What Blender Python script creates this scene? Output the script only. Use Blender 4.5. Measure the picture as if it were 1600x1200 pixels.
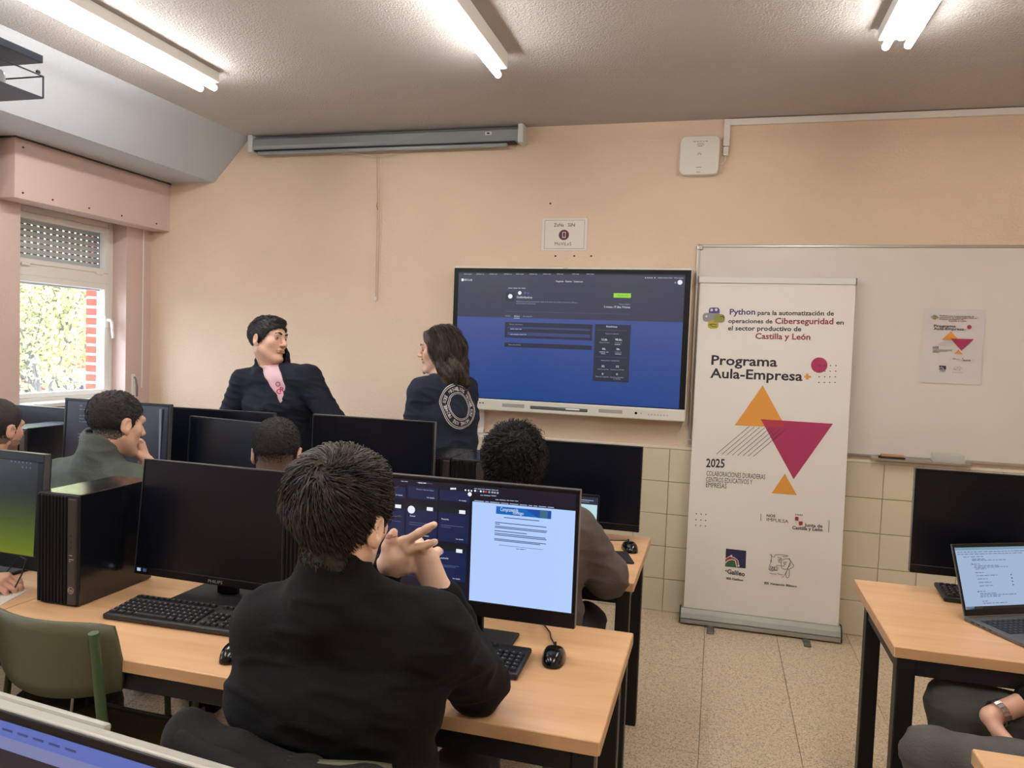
import bpy, bmesh, math, random
import numpy as np
from mathutils import Vector, Matrix
random.seed(7)
RNG = np.random.default_rng(7)
for o in list(bpy.data.objects):
    bpy.data.objects.remove(o)
SC = bpy.context.scene
COL = SC.collection
R = math.radians

# ------------------------------------------------------------------ camera
EYE = 1.58
cam_d = bpy.data.cameras.new('camera')
cam_d.sensor_fit = 'HORIZONTAL'
cam_d.sensor_width = 36.0
cam_d.lens = 1183.3 / 1600 * 36.0
cam_d.clip_start = 0.02
cam_d.clip_end = 200
cam = bpy.data.objects.new('camera', cam_d)
COL.objects.link(cam)
yaw, pitch, roll = 0.26472, -0.05011, 0.03746
fw = Vector((-math.sin(yaw) * math.cos(pitch), math.cos(yaw) * math.cos(pitch), math.sin(pitch)))
rt = Vector((math.cos(yaw), math.sin(yaw), 0))
up = rt.cross(fw)
r2 = rt * math.cos(roll) + up * math.sin(roll)
u2 = -rt * math.sin(roll) + up * math.cos(roll)
cm = Matrix((r2, u2, -fw)).transposed().to_4x4()
cm.translation = (0, 0, EYE)
cam.matrix_world = cm
SC.camera = cam

# ------------------------------------------------------------------ sky, exposure
SKY_STRENGTH = 12.5
TUBE_STRENGTH = 56.0
SC.view_settings.view_transform = 'Standard'
SC.view_settings.look = 'None'
SC.view_settings.gamma = 1.0
SC.view_settings.exposure = 0.10
SC.view_settings.use_curve_mapping = False
w = bpy.data.worlds.new('sky')
SC.world = w
w.use_nodes = True
bgn = w.node_tree.nodes['Background']
bgn.inputs[0].default_value = (0.70, 0.84, 1.0, 1)
bgn.inputs[1].default_value = SKY_STRENGTH

# ------------------------------------------------------------------ materials
def lin(c):
    return tuple(((v / 255) / 12.92 if v / 255 <= 0.04045 else ((v / 255 + 0.055) / 1.055) ** 2.4) for v in c)

M = {}
def mat(name, rgb, rough=0.5, metal=0.0, spec=0.5, emit=None, es=0.0, var=0.0, vscale=8.0, bump=0.0, bscale=60.0,
        stretch=None, detail=4.0, alpha=1.0, trans=0.0, sheen=0.0, coat=0.0, rgb2=None, sss=0.0):
    m = bpy.data.materials.new(name)
    m.use_nodes = True
    nt = m.node_tree
    b = nt.nodes['Principled BSDF']
    c = lin(rgb)
    b.inputs['Base Color'].default_value = (*c, 1)
    b.inputs['Roughness'].default_value = rough
    b.inputs['Metallic'].default_value = metal
    b.inputs['Specular IOR Level'].default_value = spec
    b.inputs['Transmission Weight'].default_value = trans
    b.inputs['Sheen Weight'].default_value = sheen
    b.inputs['Coat Weight'].default_value = coat
    if sss:
        b.inputs['Subsurface Weight'].default_value = sss
        b.inputs['Subsurface Radius'].default_value = (0.012, 0.005, 0.003)
    if alpha < 1:
        b.inputs['Alpha'].default_value = alpha
    if emit:
        b.inputs['Emission Color'].default_value = (*lin(emit), 1)
        b.inputs['Emission Strength'].default_value = es
    if var or bump or rgb2:
        tc = nt.nodes.new('ShaderNodeTexCoord')
        mp = nt.nodes.new('ShaderNodeMapping')
        nt.links.new(tc.outputs['Object'], mp.inputs[0])
        if stretch:
            mp.inputs['Scale'].default_value = stretch
    if var or rgb2:
        n = nt.nodes.new('ShaderNodeTexNoise')
        n.inputs['Scale'].default_value = vscale
        n.inputs['Detail'].default_value = detail
        nt.links.new(mp.outputs[0], n.inputs['Vector'])
        rp = nt.nodes.new('ShaderNodeValToRGB')
        c2 = lin(rgb2) if rgb2 else tuple(v * (1 - var) for v in c)
        c3 = c if rgb2 else tuple(min(1, v * (1 + var)) for v in c)
        rp.color_ramp.elements[0].position = 0.3
        rp.color_ramp.elements[1].position = 0.7
        rp.color_ramp.elements[0].color = (*c2, 1)
        rp.color_ramp.elements[1].color = (*c3, 1)
        nt.links.new(n.outputs[0], rp.inputs[0])
        nt.links.new(rp.outputs[0], b.inputs['Base Color'])
    if bump:
        n2 = nt.nodes.new('ShaderNodeTexNoise')
        n2.inputs['Scale'].default_value = bscale
        n2.inputs['Detail'].default_value = 3
        nt.links.new(mp.outputs[0], n2.inputs['Vector'])
        bp = nt.nodes.new('ShaderNodeBump')
        bp.inputs['Strength'].default_value = bump
        bp.inputs['Distance'].default_value = 0.01
        nt.links.new(n2.outputs[0], bp.inputs['Height'])
        nt.links.new(bp.outputs[0], b.inputs['Normal'])
    M[name] = m
    return m

def emis(name, rgb, s):
    m = mat(name, (4, 4, 5), 0.35, emit=rgb, es=s)
    return m

mat('plaster_peach', (222, 199, 175), 0.85, var=0.05, vscale=1.3, bump=0.35, bscale=70)
mat('plaster_pink', (204, 180, 172), 0.85, var=0.03, vscale=2, bump=0.15, bscale=50)
mat('ceiling_paint', (190, 184, 180), 0.75, var=0.03, vscale=1.0, bump=0.8, bscale=130)
mat('beam_paint', (184, 189, 194), 0.8, var=0.02, vscale=1.0, bump=0.15, bscale=60)
mat('tile_cream', (216, 206, 181), 0.22, var=0.04, vscale=2.0, bump=0.02, bscale=12)
mat('grout', (158, 145, 118), 0.9)
mat('cap_white', (226, 214, 198), 0.5)
mat('white_pvc', (226, 222, 216), 0.4)
mat('white_plastic', (222, 219, 208), 0.4)
mat('shutter_grey', (176, 178, 178), 0.6)
mat('shutter_dark', (70, 70, 72), 0.7)
mat('alu', (190, 188, 184), 0.35, metal=0.8)
mat('alu_matte', (158, 155, 148), 0.5, metal=0.4)
mat('alu_dark', (120, 120, 118), 0.4, metal=0.7)
mat('steel', (200, 200, 200), 0.25, metal=1)
mat('screen_case', (150, 158, 156), 0.45, metal=0.3)
mat('screen_case_light', (205, 212, 210), 0.45, metal=0.1)
mat('cord', (196, 170, 140), 0.8)
mat('dark_hole', (70, 50, 38), 0.9)
mat('brick', (158, 62, 38), 0.8, var=0.12, vscale=25)
mat('mortar', (190, 186, 180), 0.9)
mat('wood_top', (226, 182, 138), 0.38, rgb2=(214, 166, 120), vscale=2.2, stretch=(1.2, 14, 14), detail=6)
mat('wood_edge', (200, 158, 116), 0.45, var=0.08, vscale=3, stretch=(1, 10, 10))
mat('black_steel', (22, 22, 24), 0.45, metal=0.3)
mat('black_plastic', (16, 17, 20), 0.42, spec=0.3, var=0.05, vscale=30)
mat('black_gloss', (10, 11, 13), 0.18)
mat('black_soft', (24, 24, 27), 0.6)
mat('tower_black', (15, 17, 23), 0.17, spec=1.0)
mat('tower_rib', (14, 15, 19), 0.5, spec=0.25)
mat('tower_strip', (62, 58, 58), 0.42, metal=0.3)
mat('key_black', (30, 30, 32), 0.5)
mat('key_mark', (150, 150, 150), 0.6)
mat('grey_logo', (165, 160, 152), 0.4, metal=0.4)
mat('monitor_off', (8, 12, 22), 0.27)
mat('bezel', (10, 11, 14), 0.4, spec=0.3)
mat('bezel_edge', (92, 92, 94), 0.35, metal=0.4)
mat('chair_green', (82, 82, 58), 0.5)
mat('tube_green', (70, 92, 60), 0.35, metal=0.2)
mat('rubber', (26, 26, 26), 0.8)
mat('whiteboard', (219, 212, 203), 0.28, var=0.02, vscale=2)
mat('paper', (226, 222, 216), 0.7)
mat('paper_poster', (212, 206, 204), 0.6)
mat('banner_white', (232, 227, 220), 0.55)
mat('acrylic', (220, 220, 215), 0.1, alpha=0.35)
mat('eraser_felt', (52, 36, 28), 0.9)
mat('eraser_wood', (176, 132, 92), 0.6)
for n_, c_ in dict(ink=(58, 50, 52), inkB=(42, 36, 42), purple=(74, 62, 118), maroon=(142, 52, 66), magenta=(164, 46, 88),
                   orange=(222, 152, 62), crest=(160, 44, 58), pale=(226, 218, 212), grey=(140, 130, 126), navy=(42, 38, 80),
                   green=(58, 98, 62), salmon=(190, 92, 80), indigo=(74, 72, 140), greyL=(140, 140, 142), mustard=(176, 158, 60), olive=(140, 140, 70)).items():
    mat('print_' + n_, c_, 0.6)
mat('print_brick', (172, 52, 66), 0.6)
mat('icon_plum', (86, 30, 44), 0.5)
mat('laminate', (222, 216, 206), 0.2, spec=0.7)
mat('glass', (255, 255, 255), 0.0, alpha=0.06)
mat('lamp_white', (228, 226, 220), 0.5)
emis('tube_glow', (253, 251, 247), TUBE_STRENGTH)
mat('projector_grey', (150, 152, 156), 0.4)
mat('cage_dark', (62, 70, 84), 0.5, metal=0.3)
mat('laptop_grey', (98, 96, 96), 0.4, metal=0.5)
mat('silver_plastic', (172, 168, 160), 0.4, metal=0.2)
mat('skin', (222, 178, 152), 0.5, var=0.05, vscale=18, sss=0.08)
mat('skin_fair', (234, 198, 174), 0.5, var=0.05, vscale=18, sss=0.08)  # skin lightened: the brighter light on his hands is put into its colour
mat('skin_warm', (212, 164, 140), 0.5, var=0.06, vscale=18, sss=0.08)
mat('lip', (180, 122, 106), 0.5)
mat('stubble', (150, 116, 98), 0.7, var=0.1, vscale=60)
mat('eye_white', (150, 138, 130), 0.2)
mat('eye_iris', (40, 28, 22), 0.2)
mat('hair_black', (22, 19, 18), 0.6, var=0.25, vscale=60, bump=0.3, bscale=180)
mat('hair_brown', (44, 36, 27), 0.55, var=0.35, vscale=45, bump=0.3, bscale=160)
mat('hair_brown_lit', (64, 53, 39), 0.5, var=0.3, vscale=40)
mat('hair_long', (58, 46, 36), 0.5, var=0.35, vscale=35)
mat('hair_buzz', (46, 40, 38), 0.75, var=0.3, vscale=140, bump=0.5, bscale=260)
mat('hair_fade', (104, 82, 70), 0.75, var=0.2, vscale=140, bump=0.3, bscale=260)
mat('sweater_black', (9, 9, 10), 0.9, var=0.15, vscale=20, bump=0.2, bscale=220, spec=0.25)
mat('jacket_navy', (18, 22, 34), 0.85, var=0.12, vscale=15, bump=0.2, bscale=160, spec=0.3)
mat('sweat_navy', (30, 36, 52), 0.88, var=0.1, vscale=15, bump=0.2, bscale=200, spec=0.3)
mat('jacket_green', (80, 86, 78), 0.8, var=0.12, vscale=14, bump=0.25, bscale=130)
mat('hoodie_taupe', (84, 74, 69), 0.85, var=0.08, vscale=16, bump=0.15, bscale=160)
mat('tee_pink', (222, 184, 190), 0.8, var=0.04, vscale=20)
mat('tee_print', (178, 40, 84), 0.7)
mat('print_white', (224, 222, 220), 0.6)
mat('jacket_black', (30, 29, 29), 0.9, var=0.15, vscale=12, bump=0.25, bscale=120, spec=0.25)
mat('jeans_dark', (44, 48, 60), 0.85, bump=0.2, bscale=200)
mat('jeans_grey', (78, 76, 72), 0.85, var=0.1, vscale=12, bump=0.2, bscale=160)
mat('shoe_dark', (36, 34, 34), 0.6)
mat('leaf', (178, 172, 112), 0.7, rgb2=(146, 148, 92), vscale=3)
mat('bark', (100, 94, 88), 0.9, var=0.2, vscale=20)
mat('asphalt', (84, 86, 90), 0.9, var=0.1, vscale=3)
mat('pavement', (128, 128, 126), 0.9, var=0.05, vscale=2)
mat('far_wall', (120, 72, 56), 0.9, var=0.06, vscale=1)
mat('far_window', (60, 70, 84), 0.2)
mat('car_red', (110, 14, 24), 0.3, coat=0.5)
mat('car_white', (150, 154, 160), 0.3, coat=0.5)
mat('car_blue', (60, 80, 130), 0.3, coat=0.5)
mat('car_glass', (40, 50, 64), 0.1)
# screens: only these and the tubes give off light
def scr(name, rgb, s=1.0):
    emis('scr_' + name, rgb, s)
for n_, c_, s_ in [('w', (235, 240, 250), .9), ('w2', (170, 182, 205), .8), ('w3', (90, 105, 140), .8), ('page', (178, 206, 254), .93), ('txt', (80, 92, 130), .8),
                   ('banner1', (22, 110, 200), .8), ('banner2', (30, 80, 170), .8), ('banner3', (70, 120, 150), .7), ('black', (6, 8, 14), .8),
                   ('card', (22, 34, 74), .9), ('cardg', (14, 30, 30), .9), ('dark', (42, 46, 66), .9), ('blue', (56, 68, 118), .9), ('tab', (26, 32, 50), .9), ('tab2', (70, 74, 110), .9),
                   ('lime', (150, 214, 60), .9), ('limeD', (70, 120, 30), .8), ('line', (92, 96, 120), .8), ('violet', (96, 80, 190), .9), ('lilac', (150, 130, 190), .9),
                   ('red', (210, 70, 60), .9), ('sky', (176, 206, 232), .8), ('teal', (120, 160, 180), .8), ('teal2', (90, 130, 150), .8), ('pagesoft', (164, 190, 222), .8),
                   ('mint', (190, 224, 232), .9), ('lapline', (70, 88, 120), .7), ('bluebar', (92, 112, 190), .8), ('bluebar2', (130, 140, 190), .7), ('night', (20, 20, 40), .8), ('termtext', (120, 124, 130), .8)]:
    scr(n_, c_, s_)

def gradient_screen(name, c_bot, c_top, z0, z1, s=1.0, hard=None):
    m = emis(name, (1, 1, 1), s)
    nt = m.node_tree
    tc = nt.nodes.new('ShaderNodeTexCoord')
    sp = nt.nodes.new('ShaderNodeSeparateXYZ')
    mr = nt.nodes.new('ShaderNodeMapRange')
    rp = nt.nodes.new('ShaderNodeValToRGB')
    mr.inputs[1].default_value = z0
    mr.inputs[2].default_value = z1
    nt.links.new(tc.outputs['Object'], sp.inputs[0])
    nt.links.new(sp.outputs[2], mr.inputs[0])
    nt.links.new(mr.outputs[0], rp.inputs[0])
    rp.color_ramp.elements[0].color = (*lin(c_bot), 1)
    rp.color_ramp.elements[1].color = (*lin(c_top), 1)
    if hard:
        for p, c in hard:
            e = rp.color_ramp.elements.new(p)
            e.color = (*lin(c), 1)
    nt.links.new(rp.outputs[0], nt.nodes['Principled BSDF'].inputs['Emission Color'])
    return m

# terrazzo floor
def terrazzo():
    m = mat('terrazzo', (190, 170, 138), 0.35)
    nt = m.node_tree
    b = nt.nodes['Principled BSDF']
    tc = nt.nodes.new('ShaderNodeTexCoord')
    geo = nt.nodes.new('ShaderNodeNewGeometry')
    vo = nt.nodes.new('ShaderNodeTexVoronoi')
    vo.inputs['Scale'].default_value = 210
    nt.links.new(geo.outputs['Position'], vo.inputs['Vector'])
    rp = nt.nodes.new('ShaderNodeValToRGB')
    rp.color_ramp.interpolation = 'CONSTANT'
    cols = [(0, (164, 144, 118)), (0.12, (214, 194, 164)), (0.45, (222, 204, 176)), (0.72, (204, 183, 152)), (0.88, (186, 164, 134))]
    el = rp.color_ramp.elements
    el[0].position = 0
    el[0].color = (*lin(cols[0][1]), 1)
    el[1].position = cols[1][0]
    el[1].color = (*lin(cols[1][1]), 1)
    for p, c in cols[2:]:
        e = el.new(p)
        e.color = (*lin(c), 1)
    sx = nt.nodes.new('ShaderNodeSeparateColor')
    nt.links.new(vo.outputs['Color'], sx.inputs[0])
    nt.links.new(sx.outputs[0], rp.inputs[0])
    nt.links.new(rp.outputs[0], b.inputs['Base Color'])
terrazzo()

# ------------------------------------------------------------------ mesh helpers
class MB:
    """collects geometry for ONE mesh"""
    def __init__(s):
        s.v, s.f, s.m, s.mats, s.sm = [], [], [], [], []
    def mi(s, name):
        if name not in s.mats:
            s.mats.append(name)
        return s.mats.index(name)
    def add(s, vs, fs, m, smooth=False):
        n = len(s.v)
        s.v += [tuple(p) for p in vs]
        k = s.mi(m)
        for f in fs:
            s.f.append(tuple(i + n for i in f))
            s.m.append(k)
            s.sm.append(smooth)
        return s
    def box(s, lo, hi, m, T=None):
        x0, y0, z0 = lo
        x1, y1, z1 = hi
        v = [Vector(p) for p in ((x0, y0, z0), (x1, y0, z0), (x1, y1, z0), (x0, y1, z0), (x0, y0, z1), (x1, y0, z1), (x1, y1, z1), (x0, y1, z1))]
        if T:
            v = [T @ p for p in v]
        return s.add(v, [(0, 3, 2, 1), (4, 5, 6, 7), (0, 1, 5, 4), (1, 2, 6, 5), (2, 3, 7, 6), (3, 0, 4, 7)], m)
    def rbox(s, lo, hi, m, r=0.005, seg=2, T=None):
        bm = bmesh.new()
        g = bmesh.ops.create_cube(bm, size=1)
        sz = [hi[i] - lo[i] for i in range(3)]
        ce = [(hi[i] + lo[i]) / 2 for i in range(3)]
        for q in bm.verts:
            q.co = Vector((q.co[i] * sz[i] + ce[i] for i in range(3)))
        r = min(r, min(sz) * 0.49)
        bmesh.ops.bevel(bm, geom=bm.edges[:], offset=r, segments=seg, profile=0.5, affect='EDGES')
        bm.verts.ensure_lookup_table()
        vs = [(T @ q.co if T else q.co.copy()) for q in bm.verts]
        fs = [[q.index for q in f.verts] for f in bm.faces]
        bm.free()
        return s.add(vs, fs, m)
    def prism(s, pts, d, m, T=None, cap=True):
        """polygon pts (3D list) extruded by vector d"""
        n = len(pts)
        a = [Vector(p) for p in pts]
        b = [p + Vector(d) for p in a]
        if T:
            a = [T @ p for p in a]
            b = [T @ p for p in b]
        fs = [(i, (i + 1) % n, n + (i + 1) % n, n + i) for i in range(n)]
        if cap:
            fs += [tuple(range(n - 1, -1, -1)), tuple(range(n, 2 * n))]
        return s.add(a + b, fs, m)
    def tube(s, pts, r, m, n=8, cap=True, smooth=True):
        pts = [Vector(p) for p in pts]
        rs = r if isinstance(r, (list, tuple)) else [r] * len(pts)
        vs, fs = [], []
        prev = None
        for i, p in enumerate(pts):
            t = (pts[min(i + 1, len(pts) - 1)] - pts[max(i - 1, 0)]).normalized()
            if prev is None:
                a = t.orthogonal().normalized()
            else:
                a = (prev - t * prev.dot(t)).normalized()
            prev = a
            b = t.cross(a)
            for k in range(n):
                an = 2 * math.pi * k / n
                vs.append(p + (a * math.cos(an) + b * math.sin(an)) * rs[i])
        for i in range(len(pts) - 1):
            for k in range(n):
                fs.append((i * n + k, i * n + (k + 1) % n, (i + 1) * n + (k + 1) % n, (i + 1) * n + k))
        s.add(vs, fs, m, smooth)
        if cap:
            L = len(pts) - 1
            s.add([vs[k] for k in range(n)], [tuple(range(n - 1, -1, -1))], m)
            s.add([vs[L * n + k] for k in range(n)], [tuple(range(n))], m)
        return s
    def lathe(s, prof, c, m, n=20, axis='z', smooth=True):
        vs, fs = [], []
        for r, h in prof:
            for k in range(n):
                a = 2 * math.pi * k / n
                p = (r * math.cos(a), r * math.sin(a), h)
                if axis == 'y':
                    p = (p[0], p[2], p[1])
                if axis == 'x':
                    p = (p[2], p[0], p[1])
                vs.append((p[0] + c[0], p[1] + c[1], p[2] + c[2]))
        for i in range(len(prof) - 1):
            for k in range(n):
                fs.append((i * n + k, i * n + (k + 1) % n, (i + 1) * n + (k + 1) % n, (i + 1) * n + k))
        return s.add(vs, fs, m, smooth)
    def disc(s, c, r, m, u=(1, 0, 0), v=(0, 0, 1), n=20, hole=0.0):
        c, u, v = Vector(c), Vector(u), Vector(v)
        vs = [c + (u * math.cos(2 * math.pi * k / n) + v * math.sin(2 * math.pi * k / n)) * r for k in range(n)]
        if hole:
            vs += [c + (u * math.cos(2 * math.pi * k / n) + v * math.sin(2 * math.pi * k / n)) * hole for k in range(n)]
            return s.add(vs, [(k, (k + 1) % n, n + (k + 1) % n, n + k) for k in range(n)], m)
        return s.add(vs, [tuple(range(n))], m)
    def ico(s, c, r, m, sub=2, sc=(1, 1, 1)):
        bm = bmesh.new()
        bmesh.ops.create_icosphere(bm, subdivisions=sub, radius=1)
        vs = [(c[0] + q.co.x * r * sc[0], c[1] + q.co.y * r * sc[1], c[2] + q.co.z * r * sc[2]) for q in bm.verts]
        fs = [[q.index for q in f.verts] for f in bm.faces]
        bm.free()
        return s.add(vs, fs, m, True)
    def mesh(s, name):
        me = bpy.data.meshes.new(name)
        me.from_pydata(s.v, [], s.f)
        for q in s.mats:
            me.materials.append(M[q])
        me.polygons.foreach_set('material_index', s.m)
        me.polygons.foreach_set('use_smooth', s.sm)
        me.update()
        return me

def tag(o, label=None, cat=None, group=None, kind=None):
    if label: o['label'] = label
    if cat: o['category'] = cat
    if group: o['group'] = group
    if kind: o['kind'] = kind
    return o
def obj(name, mb, parent=None, loc=None, rot=None, **k):
    me = mb.mesh(name) if isinstance(mb, MB) else mb
    o = bpy.data.objects.new(name, me)
    COL.objects.link(o)
    if parent: o.parent = parent
    if loc is not None: o.location = loc
    if rot is not None: o.rotation_euler = rot
    return tag(o, **k)
def thing(name, label, cat, loc=(0, 0, 0), rz=0, group=None):
    o = bpy.data.objects.new(name, None)
    COL.objects.link(o)
    o.location = loc
    o.rotation_euler = (0, 0, rz)
    o.empty_display_size = 0.05
    return tag(o, label, cat, group)
def dup(root, loc, rz, label, group=None):
    def cp(o, par):
        c = o.copy()
        COL.objects.link(c)
        c.parent = par
        for ch in o.children:
            cp(ch, c)
        return c
    r = cp(root, None)
    r.location = loc
    r.rotation_euler = (0, 0, rz)
    return tag(r, label, None, group)

# text as flat outlines (built-in typeface)
_tc = {}
def text_geo(body, bold=0.0):
    k = (body, bold)
    if k in _tc:
        return _tc[k]
    cu = bpy.data.curves.new('txt', 'FONT')
    cu.body = body
    cu.size = 1.0
    cu.resolution_u = 2
    cu.offset = bold
    o = bpy.data.objects.new('txt', cu)
    COL.objects.link(o)
    dg = bpy.context.evaluated_depsgraph_get()
    me = bpy.data.meshes.new_from_object(o.evaluated_get(dg))
    vs = np.array([q.co[:] for q in me.vertices]).reshape(-1, 3)[:, :2]
    fs = [tuple(p.vertices) for p in me.polygons]
    bpy.data.objects.remove(o)
    bpy.data.curves.remove(cu)
    bpy.data.meshes.remove(me)
    _tc[k] = (vs, fs)
    return vs, fs
CAP = 0.69
def put_text(mb, body, p0, p1, cap, m, U, V, O, bold=0.0):
    """p0,p1 baseline ends in panel units; cap = cap height"""
    U, V, O = Vector(U), Vector(V), Vector(O)
    if body.startswith('~'):
        n = int(body[1:])
        L = p1[0] - p0[0]
        x = p0[0]
        rr = random.Random(n + int(p0[0] * 1e4))
        while x < p1[0] - L / n:
            wl = min(L / n * rr.randint(3, 8), p1[0] - x)
            t = (x - p0[0]) / L
            z = p0[1] + (p1[1] - p0[1]) * t
            mb.add([O + U * x + V * z, O + U * (x + wl) + V * z, O + U * (x + wl) + V * (z + cap * .6), O + U * x + V * (z + cap * .6)], [(0, 1, 2, 3)], m)
            x += wl + L / n
        return
    if 'M' in body:
        bold = 0.0
    vs, fs = text_geo(body, bold)
    if len(vs) == 0:
        return
    if bold and (p1[0] - p0[0]) / (vs[:, 0].max() - vs[:, 0].min()) < .75 * cap / CAP:
        vs, fs = text_geo(body, 0.0)
    x0, x1 = vs[:, 0].min(), vs[:, 0].max()
    L = p1[0] - p0[0]
    out = []
    for x, y in vs:
        t = (x - x0) / (x1 - x0)
        out.append(O + U * (p0[0] + t * L) + V * (p0[1] + (p1[1] - p0[1]) * t + y / CAP * cap))
    nrm = U.cross(V)
    mb.add(out, fs, m)
def put_print(mb, items, prefix, O, U=(1, 0, 0), V=(0, 0, 1), N=(0, -1, 0), sx=1.0, bold=None, lift=0.0004):
    O, U, V, N = Vector(O), Vector(U), Vector(V), Vector(N)
    for k, it in enumerate(items):
        o = O + N * (lift + k * 1.5e-5)
        nm = lambda c: M_name(prefix, c)
        if it[0] == 't':
            c = it[7]
            b = 0.021 if c == 'inkB' else (0.024 if prefix == 'print_' else 0.0)
            put_text(mb, it[1], (it[2], it[3]), (it[4], it[5]), it[6], nm(c), U * sx, V * sx, o, b)
        elif it[0] == 'p':
            mb.add([o + (U * a + V * b) * sx for a, b in it[1]], [tuple(range(len(it[1])))], nm(it[2]))
        elif it[0] == 'c':
            mb.disc(o + (U * it[1] + V * it[2]) * sx, it[3] * sx, nm(it[4]), U, V, 24 if it[3] > .006 else 8)
        elif it[0] == 'r':
            a, b, c2, d = it[1:5]
            mb.add([o + (U * x + V * y) * sx for x, y in ((a, b), (c2, b), (c2, d), (a, d))], [(0, 1, 2, 3)], nm(it[5]))
def M_name(prefix, c):
    c = c[4:] if c.startswith('scr_') else c
    return prefix + c

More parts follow.
